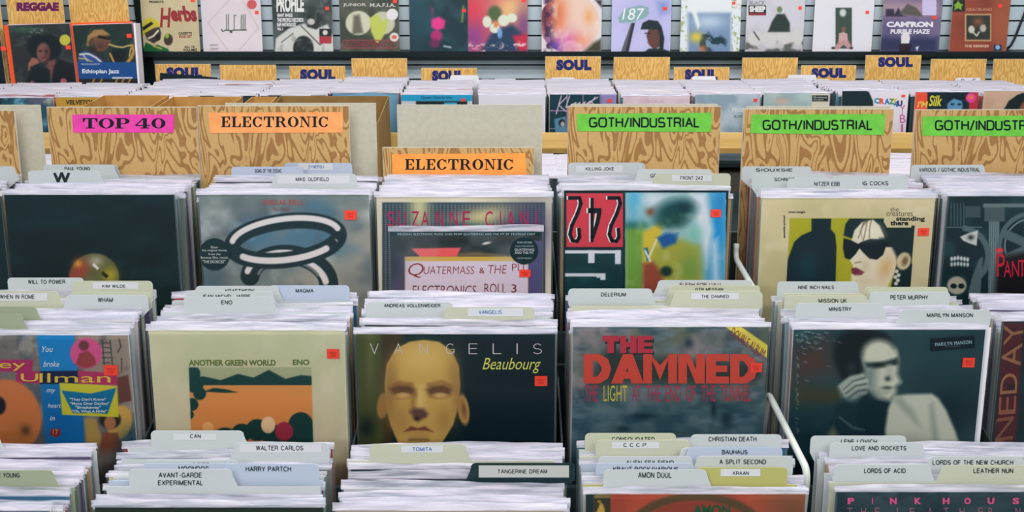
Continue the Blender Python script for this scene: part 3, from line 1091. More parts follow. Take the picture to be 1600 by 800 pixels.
card(2, 4, 'MISSION UK', (1279, 466.5, 1323, 473), 1226, 1361, 462, 'b', side='r')
card(2, 4, 'MINISTRY', (1295, 479.5, 1330, 486), 1244, 1386, 474, 'w', side='r', rise=26)
card(2, 4, 'MARILYN MANSON', (1448, 489, 1520, 495.5), 1402, 1549, 484, 'w', side='l', rise=30)
# front row
card(1, 0, None, None, -140, 4, 679, 'w', side='r')
card(1, 0, 'STACIE YOUNG', (-25, 738.5, 31, 746), -60, 89, 735, 'g', side='r', rise=27)
card(1, 1, 'CAN', (297, 678, 314, 684.5), 235, 386, 673, 'w', (271, 677.5, 338, 687.5), side='r', rise=25)
card(1, 1, 'WALTER CARLOS', (400, 696, 474, 703.5), 359, 514, 692, 'w', (374, 694, 502, 707), side='l', rise=24)
card(1, 1, 'MOONDOG CORE', (300, 722.5, 327, 728), 226, 378, 719, 'w', side='r', rise=24)
card(1, 1, 'MOONDOG', (279, 728, 327, 736), 222, 376, 724, 'u', side='r')
card(1, 1, 'HARRY PARTCH', (384, 728.5, 455, 736.5), 343, 498, 725, 'u', side='l', rise=30)
card(1, 1, 'AVANT-GARDE', (248, 738, 315, 746), 200, 368, 733, 'w', side='r', rise=30)
card(1, 2, 'TOMITA', (645, 698.5, 675, 704.5), 577, 734, 694, 'b', (627, 696, 692, 707), BLUE, side='r', rise=24)
card(1, 2, 'TANGERINE DREAM', (778, 733, 855, 739.5), 730, 899, 723.5, 'k', (748, 727, 889, 746), side='l', rise=28)
card(1, 3, 'CONSOLIDATED', (956, 682.5, 1023, 690), 914, 1062, 677, 'b', side='r')
card(1, 3, 'CHRISTIAN DEATH', (1107, 682, 1182, 689.5), 1074, 1222, 679, 'w', side='l')
card(1, 3, 'C.C.C.P.', (974, 692, 1012, 698), 931, 1083, 687.5, 'b', (956, 690.5, 1030, 700.5), side='r', rise=22)
card(1, 3, None, None, 1058, 1208, 700, 'w', side='l')
card(1, 3, 'BAUHAUS', (1128, 702.5, 1168, 709.5), 1069, 1223, 698.5, 'u', side='l', rise=26)
card(1, 3, 'ALIEN SEX FIEND', (978, 719, 1053, 726.5), 935, 1088, 713, 'w', side='r')
card(1, 3, 'A SPLIT SECOND', (1124, 717.5, 1197, 725), 1083, 1240, 712.5, 'w', side='l', rise=26)
card(1, 3, 'KRAUT ROCK/VARIOUS', (958, 729, 1060, 737), 931, 1090, 723.5, 'u', side='r')
card(1, 3, 'KRAAN', (1145, 736, 1170, 742), 1083, 1231, 730.5, 'y', (1126, 732.5, 1188, 744), side='l', rise=30)
card(1, 3, 'AMON DÜÜL', (997, 737.5, 1049, 746.5), 943, 1111, 734, 'w', side='r', rise=34)
card(1, 4, 'LENE LOVICH', (1314, 686, 1370, 693.5), 1267, 1422, 681, 'w', side='r')
card(1, 4, 'LOVE AND ROCKETS', (1331, 696.5, 1416, 703.5), 1297, 1449, 692, 'w', side='r')
card(1, 4, 'LORDS OF THE NEW CHURCH', (1457, 718.5, 1583, 726), 1446, 1601, 713, 'w', side='l', rise=24)
card(1, 4, 'LEATHER NUN', (1521, 731.5, 1583, 739), 1466, 1622, 727, 'b', side='l', rise=30)
card(1, 4, 'LORDS OF ACID', (1350, 731.5, 1415, 739), 1303, 1461, 726, 'w', side='r', rise=30)

CARD_T = {}
bins = {}
for c in CARDS:
    R = ROWS[c[0]]
    rise = c[10] or 20
    c_t = max(min(1.06, R.t_of(c[6] + rise)), {(2, 4): .09, (3, 4): .075, (2, 3): .075, (2, 5): .09, (1, 3): .285, (1, 4): .3, (1, 1): .11}.get((c[0], c[1]), .055))
    bins.setdefault((c[0], c[1]), []).append([c_t, c])
for key, lst in bins.items():
    lst.sort(key=lambda q: (q[0], -q[1][6]))
    for i in range(1, len(lst)):                 # cards of one bin never share a slot
        lst[i][0] = max(lst[i][0], lst[i - 1][0] + .026)
    CARD_T[key] = [q[0] for q in lst]
    for i, (t, c) in enumerate(lst):
        row, col, text, tbox, x0, x1, ytop, cc, strip, tcol, rise, side, bold = c
        R = ROWS[row]
        xc = COLX[col] * UNIT if col < 6 else (COLX[5] + .02) * UNIT
        if row == 3:
            xc = {0: -3.35, 1: -2.32, 2: -1.25, 3: -.263, 4: .735, 5: 1.84, 6: 2.87}[col] * UNIT
        P = Panel(R.foot(t, xc))
        a, b = P.loc(x0, ytop), P.loc(x1, ytop)
        h = P.loc((x0 + x1) / 2, ytop)[1]
        u0, u1 = a[0], b[0]
        vb = h - .026
        bl, br = min(-.152, u0), max(.152, u1)
        if row == 3 and col == 0:
            bl, br = -.3, u1
        rc, sl = .007, .013
        nl, nr = max(bl, -.151) if row != 3 or col else bl, min(br, .151)
        pts = [(nl, .0), (nr, .0)] + ([(nr, vb - .016)] if nr < br else []) + [(br, vb)]
        if side == 'r':      # slanted flank on the right
            pts += [(u1 + .002, vb), (u1 - .004, h - .012)] + [(u1 - sl + sl * .62 * math.cos(q), h - rc + rc * math.sin(q)) for q in (.5, .9, 1.25, 1.57)]
            pts += [(u0 + rc - rc * math.cos(q), h - rc + rc * math.sin(q)) for q in (1.57, 1.1, .6, .1)]
            pts += [(u0, vb)] if u0 > bl + .001 else []
        else:
            pts += [(u1, vb)] if u1 < br - .001 else []
            pts += [(u1 - rc + rc * math.cos(q), h - rc + rc * math.sin(q)) for q in (.1, .6, 1.1, 1.57)]
            pts += [(u0 + sl - sl * .62 * math.cos(q), h - rc + rc * math.sin(q)) for q in (1.57, 1.25, .9, .5)]
            pts += [(u0 + .004, h - .012), (u0 - .002, vb)]
        pts += [(bl, vb)] + ([(nl, vb - .016)] if nl > bl else [])
        clean = [pts[0]]
        for q in pts[1:]:
            if math.hypot(q[0] - clean[-1][0], q[1] - clean[-1][1]) > 1e-5:
                clean.append(q)
        name = COVER.get((row, col), 'far bin')
        lab = f"{CARD_WORD[cc]} tab divider, {ORD[i]} back from the {name}"
        if len(lst) == 1:
            lab = f"{CARD_WORD[cc]} tab divider, the only one behind the {name}"
        g = root('divider_card', P.M, lab, 'divider', 'tab dividers in the front rack')
        m = MB()
        m.prism(clean, 0, .0009, mat('divider_plastic_' + CARD_WORD[cc].replace(' ', '_'), CARD_COL[cc], .4, .35))
        cb = m.build('card', g)
        if strip:
            m = MB()
            patch(m, P, rect(*strip), (203, 205, 206) if cc != 'k' else (180, 182, 174), 1)
            m.build('label_strip', cb)
        if text:
            m = MB()
            letters(m, P, 'CORE' if text == 'MOONDOG CORE' else text, tbox, tcol, 2, WIDE if text == 'W' else SANS, track=.24)
            if text == 'AVANT-GARDE':
                letters(m, P, 'EXPERIMENTAL', (247, 750, 317, 758), tcol, 2, SANS, track=.24)
            m.build('tab_lettering', cb)

# ------------------------------------------------------------------ front covers of the front rack


def face(a, cx, cy, w, h, skin, shade, dark, lips=(130, 70, 60), tilt=0):
    """plain printed face: brow, eyes, nose, mouth"""
    a.ell(cx, cy, w, h, skin, 1.5, rot=tilt)
    a.blob(cx + w * .75, cy, w * .5, h * .9, shade, .7)
    for sx in (-.42, .42):
        a.ell(cx + sx * w, cy - h * .12, w * .24, h * .09, dark, 1.2, .85)
        a.line([(cx + (sx - .25) * w, cy - h * .3), (cx + (sx + .25) * w, cy - h * .32)], h * .07, dark, 1, .7)
    a.poly([(cx - w * .08, cy - h * .1), (cx + w * .1, cy - h * .1), (cx + w * .18, cy + h * .28), (cx - w * .16, cy + h * .28)], shade, 1.5, .6)
    a.ell(cx, cy + h * .5, w * .32, h * .09, lips, 1, .85)


def p31(a):
    a.C[:] = (8, 32, 36)
    a.noise((24, 56, 58), 46, .35, .8, 3, .55, .6, 1.6)
    a.noise((8, 34, 40), 20, .5, .8, 8, .5)
    a.ell(147, 434, 39, 38, (96, 98, 60), 1)
    a.blob(126, 420, 13, 16, (176, 66, 52), .9)
    a.blob(150, 408, 12, 9, (190, 180, 160), .8)
    a.blob(172, 430, 12, 12, (190, 170, 50), .85)
    a.blob(116, 436, 8, 12, (180, 60, 60), .8)
    a.blob(122, 412, 6, 6, (220, 160, 60), .9)
    a.blob(140, 440, 14, 9, (110, 120, 90), .8)
    a.poly([(147, 411), (155, 419), (152, 422), (144, 414)], (225, 225, 215))
    a.poly([(161, 424), (170, 431), (166, 435), (158, 428)], (30, 40, 30))


def p32(a):
    a.C[:] = (122, 134, 134)
    a.noise((164, 160, 146), 70, .4, .7, 2, .8, .7, 1)
    a.noise((72, 118, 144), 80, .48, .72, 5, .8, .8, 1.1)
    a.noise((84, 100, 108), 42, .45, .75, 9, .7)
    a.noise((190, 194, 190), 36, .6, .85, 12, .6)
    a.vgrad(330, 300, (104, 120, 118), 0, .6)
    D, L, M = (26, 50, 56), (226, 218, 216), (110, 122, 124)
    ring = arc(446, 376, 84, 30, 0, 360, -7, 60)
    a.line(ring, 25, D, 1)
    a.line(arc(446, 372, 84, 30, 190, 350, -7), 9, L, 1)
    a.line(arc(446, 380, 80, 28, 15, 165, -7), 8, L, 1)
    a.line(arc(446, 381, 86, 32, 30, 150, -7), 3, M, 1)
    low = arc(452, 440, 62, 42, 180, 360, 8, 40)
    a.line(low, 30, D, 1)
    a.line(arc(450, 441, 66, 46, 190, 268, 8), 9, L, 1)
    a.line(arc(452, 442, 58, 38, 285, 345, 8), 10, L, 1)
    a.line(arc(452, 440, 50, 32, 190, 330, 8), 4, M, 1)
    a.line(arc(446, 376, 84, 30, 35, 150, -7), 25, D, 1)
    a.line(arc(446, 378, 81, 28, 40, 148, -7), 10, L, 1)


def p33(a):
    a.C[:] = (208, 200, 176)
    a.noise((222, 214, 196), 60, .4, .7, 2, .8)
    a.box(597, 316, 852, 700, (62, 78, 88), .8)
    w = 0.5 + 0.5 * np.sin(a.X * .55 + a.Y * .95) * np.sin(a.X * .55 - a.Y * .95)
    ins = ((a.X > 599) & (a.X < 850) & (a.Y > 318)).astype(float)
    a.put(ins * np.clip((w - .55) * 3, 0, 1) * .55, (150, 162, 160))
    a.put(ins * np.clip((.42 - w) * 3, 0, 1) * .5, (22, 44, 54))
    a.blob(655, 326, 16, 40, (206, 200, 150), .9)
    a.blob(756, 338, 48, 15, (206, 194, 140), .95, -10)
    a.blob(716, 356, 30, 9, (14, 92, 98), .9)
    a.blob(830, 360, 40, 50, (74, 66, 102), .7)


def p33b(a):
    a.C[:] = (30, 46, 46)
    a.noise((52, 58, 54), 40, .4, .7, 4, .8, .4, 2)
    a.box(600, 350, 860, 369, (6, 44, 48), .6)
    a.line([(600, 361.5), (860, 361.5)], 1, (190, 205, 205), .5, .7)
    a.poly([(690, 398), (745, 393), (810, 400), (810, 402), (650, 402)], (110, 100, 70), 2, .8)
    a.poly([(643, 388.5), (720.5, 387), (713, 401), (656, 401)], (232, 92, 92), .7)
    a.ell(760, 380, 7, 2, (214, 212, 200), .7, .9, -12)
    a.box(632, 401, 826, 700, (205, 174, 74), .6)
    a.box(633, 408, 825, 700, (216, 208, 220), .6)
    a.noise((205, 196, 212), 50, .4, .7, 7, .3)
    a.box(600, 401, 632, 700, (84, 84, 110), 1.2, .9)
    a.box(825.5, 376, 860, 700, (82, 82, 124), 1.2, .9)
    a.blob(612, 410, 16, 28, (38, 60, 70), .7)


def p34(a):
    a.C[:] = (8, 34, 44)
    a.box(885, 302, 973.5, 386, (206, 62, 76), .7)
    a.noise((186, 52, 66), 24, .45, .7, 3, .0)
    a.box(883, 391, 974, 800, (12, 56, 60), .7)
    r = ((a.X > 884) & (a.X < 973) & (a.Y > 391)).astype(float)
    n = vnoise(a.X / 28, a.Y / 12, 5)
    a.put(r * np.clip((n - .5) * 3, 0, 1) * .6, (34, 84, 88))
    m0 = a.C.copy()
    a.box(977, 301, 1134, 800, (150, 184, 186), .7)
    a.blob(992, 312, 12, 26, (70, 170, 206), .9)
    a.blob(990, 360, 16, 18, (60, 160, 196), .8)
    a.blob(1022, 312, 20, 12, (214, 220, 226), .8)
    a.blob(1120, 360, 20, 70, (26, 142, 204), 1)
    a.blob(1118, 430, 14, 30, (40, 150, 204), .9)
    a.blob(1128, 312, 12, 20, (30, 130, 190), .8)
    a.poly([(1078, 300), (1104, 300), (1116, 360), (1104, 420), (1094, 380), (1086, 340)], (206, 214, 220), 5, .8)
    a.poly([(1110, 380), (1122, 370), (1126, 450), (1112, 450)], (190, 206, 220), 4, .7)
    a.poly([(977, 356), (1008, 350), (1006, 460), (977, 460)], (112, 158, 62), 5, .95)
    a.blob(990, 352, 26, 7, (34, 104, 92), .8)
    a.poly([(1004, 362), (1036, 346), (1030, 392), (1008, 470), (1004, 400)], (206, 182, 56), 4, .95)
    a.poly([(1020, 388), (1060, 372), (1094, 384), (1098, 470), (1010, 470)], (162, 162, 62), 6, .95)
    a.blob(1078, 420, 18, 30, (112, 150, 70), .8)
    a.blob(1086, 365, 14, 12, (120, 190, 170), .7)
    a.poly([(1004, 412), (1020, 408), (1034, 425), (1044, 470), (1004, 470)], (148, 74, 52), 4, .95)
    a.ell(1054, 331, 30, 18, (14, 70, 76), 9, 1, -12)
    a.ell(1050, 346, 20, 11, (24, 74, 66), 7, .9)
    a.blob(1070, 324, 12, 9, (10, 50, 58), .9)
    a.blob(1016, 331, 7, 6, (126, 72, 46), .9)
    a.poly([(1026, 372), (1040, 364), (1060, 364), (1056, 380), (1036, 388)], (18, 86, 150), 3, .95)
    a.ell(1041, 424, 9, 8, (22, 52, 44), 3)
    a.poly([(1006, 388), (1012, 387), (1016, 406), (1011, 408)], (30, 96, 130), 1.5)
    a.line([(1008, 392), (1016, 408)], 3, (220, 226, 226), 1)
    a.line([(1026, 374), (1014, 402)], 3, (220, 226, 220), 1.2, .8)
    a.noise((226, 224, 200), 20, .6, .9, 11, .3)
    k = ((a.X < 976.5) | (a.X > 1134.5) | (a.Y < 300.5)).astype(float)
    a.C = a.C * (1 - k)[:, None] + m0 * k[:, None]
    for y0, y1, x0, x1 in [(391, 396, 883, 970), (391, 411, 919, 929), (391, 412.5, 961, 970), (427, 432, 883, 946), (431, 437.5, 938, 946), (430, 434, 932, 938)]:
        a.box(x0, y0, x1, y1, (216, 222, 226), .6)


def p35(a):
    a.C[:] = (206, 193, 152)
    a.noise((190, 180, 132), 60, .45, .75, 3, .8)
    a.noise((218, 206, 172), 30, .5, .8, 6, .7)
    DK = (10, 38, 46)
    pic = [(1234, 341), (1381, 341), (1386, 355), (1424, 356), (1424, 352), (1429, 352), (1422, 460), (1228, 460)]
    a.poly(pic, (172, 168, 36), .7)
    keep = a.C.copy()
    inside = Art(a.X, a.Y, (0, 0, 0))
    inside.poly(pic, (1, 1, 1), .7)
    a.poly([(1268, 338), (1299, 338), (1298, 358), (1305, 366), (1307, 385), (1305, 470), (1222, 470), (1231, 405), (1241, 378), (1252, 368), (1268, 361)], DK, 1)
    a.blob(1262, 415, 16, 24, (16, 62, 74), .7)
    a.poly([(1318, 368), (1321, 350), (1330, 338), (1381, 338), (1440, 340), (1440, 470), (1388, 470), (1396, 430), (1404, 400)], (14, 40, 44), 1.2)
    a.poly([(1331, 374), (1335, 360), (1347, 347), (1364, 343), (1374, 352), (1384, 374), (1400, 388), (1402, 405), (1397, 428), (1388, 446), (1380, 470), (1344, 470), (1331, 452), (1330, 430), (1334, 421), (1332, 413), (1327, 406), (1323, 392)], (226, 216, 190), 1.2)
    a.blob(1384, 418, 12, 22, (206, 168, 110), .8, 20)
    a.poly([(1352, 343), (1344, 360), (1348, 375), (1345, 358), (1358, 343)], (96, 84, 66), 1.2, .8)
    a.poly([(1374, 348), (1379, 360), (1386, 376), (1400, 388), (1384, 362)], (70, 58, 44), 2, .8)
    a.poly([(1318, 372), (1329, 375), (1341, 381), (1346, 378), (1360, 373), (1382, 374), (1402, 386), (1384, 386), (1380, 398), (1370, 406), (1358, 404), (1348, 394), (1343, 388), (1337, 397), (1328, 406), (1320, 403), (1317, 388)], (6, 26, 34), .9)
    a.poly([(1330, 419), (1338, 418), (1351, 425), (1346, 430), (1335, 430), (1331, 427)], (116, 44, 66), .9)
    a.line([(1336, 411), (1345, 409)], 2, (150, 130, 100), 1)
    a.blob(1352, 416, 8, 12, (196, 176, 140), .5)
    a.blob(1350, 440, 16, 8, (206, 186, 150), .5)
    a.blob(1362, 362, 16, 12, (238, 230, 208), .6)
    for x0, x1, y1 in ((1356, 1349, 376), (1362, 1358, 372), (1350, 1341, 372)):
        a.line([(x0, 342), (x0 - 3, 356), (x1, y1)], 1.2, (70, 60, 50), .9, .8)
    a.poly([(1374, 372), (1390, 380), (1400, 400), (1404, 420), (1410, 392), (1392, 370)], (18, 38, 42), 2.5, .9)
    a.ell(1412, 408, 11, 14, (206, 190, 150), 1.5, 1, 20)
    a.ell(1414, 408, 5, 8, (120, 96, 70), 1.5, .7, 20)
    for x, y in [(1401, 424), (1404, 430), (1399, 433), (1403, 438), (1400, 443)]:
        a.ell(x, y, 3, 3, (210, 206, 190), .8)
    k = inside.C[:, :1]
    bg = np.where(k > .5, a.C, keep)
    a.C = bg
    a.poly([(1381, 336), (1432, 336), (1432, 352), (1424, 352), (1424, 355.5), (1386, 355.5), (1381, 347)], (206, 193, 152), .6)


def p36(a):
    a.C[:] = (14, 40, 46)
    G, L = (84, 104, 106), (140, 152, 150)
    a.noise((30, 66, 70), 26, .4, .75, 2, .8)
    a.box(1545, 322, 1562, 470, G, 1)
    for x in np.arange(1546.5, 1562, 3.2):
        a.line([(x, 345), (x - 2, 470)], 1, (150, 166, 164), .6, .8)
    a.box(1538, 322, 1570, 346, (74, 92, 92), 1)
    a.noise((150, 160, 156), 5, .6, .8, 5, .0)
    a.box(1536, 318, 1640, 324, (106, 122, 122), 1)
    a.line(arc(1612, 384, 50, 50, 100, 260), 7, G, 1)
    a.line(arc(1612, 384, 42, 42, 100, 260), 2, L, .8)
    a.line([(1612, 384), (1572, 366)], 14, G, 1)
    a.line([(1612, 384), (1575, 400)], 10, G, 1)
    for x in range(1486, 1510, 5):
        a.line([(x, 318), (x, 352)], 1.4, (76, 98, 98), .6)
    a.box(1508, 322, 1532, 340, (60, 80, 82), 1)
    a.line([(1480, 355), (1534, 355)], 1.4, L, .6, .7)
    a.line(arc(1500, 400, 44, 44, -80, 60), 9, G, 1)
    a.poly([(1500, 370), (1514, 364), (1528, 360), (1526, 384), (1514, 380), (1505, 376)], (206, 206, 198), 1)
    a.blob(1517, 371, 5, 4, (16, 30, 34), .9)
    for i in range(6):
        a.ell(1487 + i * 5, 403 + abs(i - 2) * .8, 2.2, 3.4, (206, 212, 206), .8)
        a.ell(1487 + i * 5, 412 + abs(i - 2) * .5, 2, 3.4, (190, 200, 196), .8)
    a.ell(1495, 446, 15, 14, (176, 170, 150), 1.5)
    a.ell(1490, 447, 5, 4, (18, 34, 36), 1)
    a.ell(1502, 447, 5, 4, (18, 34, 36), 1)
    a.poly([(1520, 430), (1530, 405), (1536, 400), (1532, 460), (1512, 460)], G, 1.2)
    a.poly([(1560, 400), (1620, 392), (1620, 480), (1550, 480)], (20, 18, 24), 5, .8)
    a.ell(1562, 391, 6, 3.5, (230, 60, 66), 1)


def p20(a):
    a.C[:] = (120, 112, 106)
    a.noise((78, 92, 104), 26, .4, .7, 1, .9, 1.4, .5)
    a.noise((160, 152, 142), 22, .55, .75, 4, .8)
    a.poly([(118, 520), (210, 518), (212, 620), (140, 610)], (150, 134, 120), 3, .9)
    a.noise((90, 84, 86), 18, .6, .8, 9, .7)
    a.poly([(56, 518), (115, 518), (121, 580), (64, 581)], (18, 128, 190), 1)
    a.poly([(63, 598), (128, 600), (132, 700), (72, 700)], (18, 116, 176), 1)
    a.blob(100, 660, 40, 30, (20, 84, 160), .4)
    a.poly([(0, 562), (52, 562), (50, 580), (0, 581)], (172, 42, 98), .8)
    a.poly([(26, 580), (62, 580), (62, 599), (24, 598)], (172, 42, 98), .8)
    a.poly([(62, 580), (122, 579), (122, 600), (62, 600)], (24, 30, 66), .8)
    a.poly([(122, 579), (181, 583), (186, 602), (123, 600)], (178, 50, 96), .8)
    a.ell(134.5, 552, 25, 24, (214, 84, 136), 1)
    a.ell(131, 540, 8, 8, (110, 56, 60), 1.5)
    a.poly([(118, 570), (124, 552), (138, 548), (148, 558), (150, 570), (134, 576)], (150, 62, 66), 1.5)
    for y in (536, 543, 551, 559, 567):
        a.line([(160, y), (172, y)], 1.6, (58, 62, 66), .7)
    a.line([(160, 532), (163, 572)], 1.8, (58, 62, 66), .7)
    a.line([(172, 532), (176, 572)], 1.8, (58, 62, 66), .7)
    a.line([(186, 530), (189, 542), (184, 550)], 2, (70, 60, 56), .8)
    a.line([(190, 560), (190, 582)], 1.6, (70, 60, 56), .8)
    a.poly([(183, 590), (200, 586), (206, 626), (186, 630)], (104, 62, 56), 1.5)
    a.ell(14, 650, 50, 58, (206, 122, 72), 2, 1, -20)
    a.blob(30, 680, 26, 30, (178, 116, 60), .7)
    a.ell(-2, 634, 11, 14, (30, 34, 46), 2)
    a.blob(40, 672, 8, 8, (60, 46, 36), .7)
    a.ell(187, 660, 19, 27, (210, 166, 84), 1.5, 1, 14)
    a.poly([(132, 654), (150, 654), (160, 690), (150, 700), (134, 690)], (176, 146, 80), 2.5)
    a.ell(172, 656, 17, 14, (48, 44, 40), 2)
    a.ell(172, 661, 9, 11, (176, 118, 80), 1.5)
    a.poly([(160, 676), (184, 676), (192, 700), (156, 700)], (136, 80, 56), 2)
    a.blob(206, 700, 22, 30, (16, 66, 84), .9)
    a.poly([(93, 598), (183, 603), (185.5, 652), (97, 648)], (206, 198, 56), .8)
    a.poly([(96, 610), (142, 615), (182, 606), (168, 647), (142, 645), (114, 646)], (14, 112, 158), .8)
    a.poly([(78, 672), (84, 669), (87, 671), (90, 669), (95, 672), (94, 680), (87, 684), (79, 680)], (146, 44, 50), 1)


def p21(a):
    a.C[:] = (212, 206, 172)
    a.noise((196, 198, 156), 70, .4, .7, 2, .7)
    a.noise((220, 214, 190), 30, .5, .8, 5, .4)
    G, O = (14, 66, 62), (224, 152, 84)
    a.poly([(295, 574), (486.5, 573.5), (492, 800), (303, 800)], (172, 178, 138), .7)
    pic = Art(a.X, a.Y, (0, 0, 0))
    pic.poly([(295, 574), (486.5, 573.5), (492, 800), (303, 800)], (1, 1, 1), .7)
    keep = a.C.copy()
    a.poly([(290, 602), (500, 602), (500, 800), (290, 800)], O, .8)
    a.vgrad(625, 690, (206, 136, 72), 0, .7)
    a.poly([(290, 602), (290, 590), (318, 588), (345, 594), (372, 584), (396, 590), (420, 578), (446, 592), (470, 586), (500, 589), (500, 602)], G, .8)
    a.poly([(318, 612), (334, 606), (352, 608), (372, 613), (352, 614)], G, .8)
    for x, y, r in [(300, 584, 13), (304, 600, 14), (312, 615, 10), (300, 632, 10), (296, 648, 7)]:
        a.ell(x, y, r, r, G, .9)
    for x, y, rx, ry in [(352, 690, 22, 22), (378, 676, 16, 14), (402, 672, 18, 17), (432, 684, 22, 20), (470, 666, 20, 22), (486, 682, 18, 24), (450, 700, 40, 22), (340, 710, 60, 30)]:
        a.ell(x, y, rx, ry, G, .9)
    a.ell(325, 668, 9, 9, (232, 178, 112), .8)
    a.ell(419, 664, 11, 13, (236, 208, 160), .8)
    a.ell(444, 674, 14, 15, (158, 52, 74), .8)
    k = pic.C[:, :1]
    a.C = a.C * k + keep * (1 - k)


def p22(a):
    a.C[:] = (10, 34, 40)
    a.poly([(540, 500), (600, 500), (606, 800), (540, 800)], (72, 80, 44), 6)
    a.poly([(596, 500), (632, 500), (624, 600), (606, 720), (600, 720)], (58, 48, 30), 6)
    a.blob(578, 560, 8, 60, (110, 112, 60), .6)
    a.blob(572, 668, 14, 18, (14, 30, 30), .9)
    S, D, L = (206, 168, 88), (116, 78, 48), (224, 190, 112)
    # ears, then skull and jaw
    a.ell(598, 634, 9, 20, (170, 126, 70), 1.5, 1, 6)
    a.ell(724, 640, 9, 24, (196, 150, 82), 1.5, 1, -8)
    a.ell(725, 640, 4, 14, (120, 80, 50), 2, .7, -8)
    a.poly([(601, 600), (604, 570), (618, 545), (640, 534), (662, 531), (686, 534), (706, 548), (717, 572), (719, 604), (715, 640), (708, 664), (692, 690), (676, 706), (640, 706), (622, 692), (610, 664), (603, 636)], S, 1.2)
    a.blob(660, 560, 34, 22, L, .8)
    a.blob(608, 620, 12, 50, (150, 112, 62), .7)
    a.blob(714, 610, 8, 50, (150, 108, 60), .6)
    a.blob(612, 590, 10, 30, (160, 122, 66), .5)
    a.blob(706, 584, 10, 26, (164, 124, 68), .5)
    a.blob(628, 655, 14, 22, (170, 130, 72), .6)
    a.blob(694, 655, 12, 22, (166, 126, 70), .6)
    # deep-set sockets, blank eyes
    a.poly([(608, 607), (620, 600), (640, 601), (651, 608), (651, 620), (640, 617), (622, 616), (612, 614)], (104, 70, 44), 4, .9)
    a.poly([(664, 609), (674, 602), (694, 600), (707, 607), (704, 617), (690, 620), (672, 619)], (108, 72, 46), 4, .9)
    for x, d in ((630, 0), (687, 1)):
        a.ell(x, 617, 14, 6, (160, 114, 66), 2.5)
        a.ell(x + d, 618, 10, 4, (212, 172, 104), 2)
        a.line([(x - 14, 614), (x, 611), (x + 14, 614)], 2, (84, 56, 40), 1.5, .8)
    a.line([(610, 604), (622, 597), (644, 600)], 4, (150, 108, 60), 2.5, .8)
    a.line([(668, 601), (690, 596), (706, 603)], 4, (150, 108, 60), 2.5, .8)
    # nose with a shaded tip, closed mouth
    a.poly([(650, 600), (664, 600), (667, 640), (660, 650), (648, 648), (645, 640)], L, 4, .6)
    a.poly([(644, 612), (651, 612), (648, 642), (640, 646)], (150, 108, 62), 4, .7)
    a.poly([(640, 643), (648, 637), (662, 638), (669, 646), (662, 654), (653, 659), (645, 651)], (104, 74, 66), 3, .9)
    a.blob(651, 654, 5, 3.5, (36, 30, 30), .8)
    a.blob(664, 650, 4, 3, (60, 44, 40), .6)
    a.poly([(630, 675), (642, 666), (653, 669), (664, 666), (677, 675), (664, 673), (642, 673)], (116, 68, 54), 1.8, .95)
    a.poly([(634, 677), (654, 673), (674, 677), (664, 684), (644, 684)], (196, 154, 84), 2.2)
    a.line([(640, 687), (668, 687)], 4, (116, 78, 50), 2.5, .75)
    a.blob(655, 700, 26, 7, (150, 108, 60), .7)
    a.noise((190, 150, 76), 3, .62, .9, 6, .0)


def p23(a):
    a.C[:] = (114, 120, 120)
    a.noise((74, 86, 92), 26, .45, .68, 2, .9)
    a.noise((150, 140, 140), 22, .5, .75, 6, .9)
    a.noise((92, 104, 82), 40, .55, .75, 8, .7)
    a.vgrad(600, 640, (58, 104, 120), 0, .55)
    a.noise((40, 74, 88), 30, .52, .74, 10, .7, .6, 1.6)
    a.noise((110, 132, 140), 26, .58, .8, 14, .7, .5, 1.5)
    for x, y, rx, ry in [(1004, 650, 22, 5), (1076, 536, 8, 9), (1135, 656, 10, 14), (1115, 640, 5, 14), (975, 670, 12, 5)]:
        a.blob(x, y, rx, ry, (22, 46, 54), .8)
    sh = [(938, 555), (950, 540), (1020, 556), (1192, 566), (1196, 590), (1180, 602), (920, 602)]
    a.poly(sh, (44, 58, 54), 6, .65)
    a.poly([(1120, 500), (1143, 500), (1210, 547), (1210, 568)], (226, 208, 84), .8)


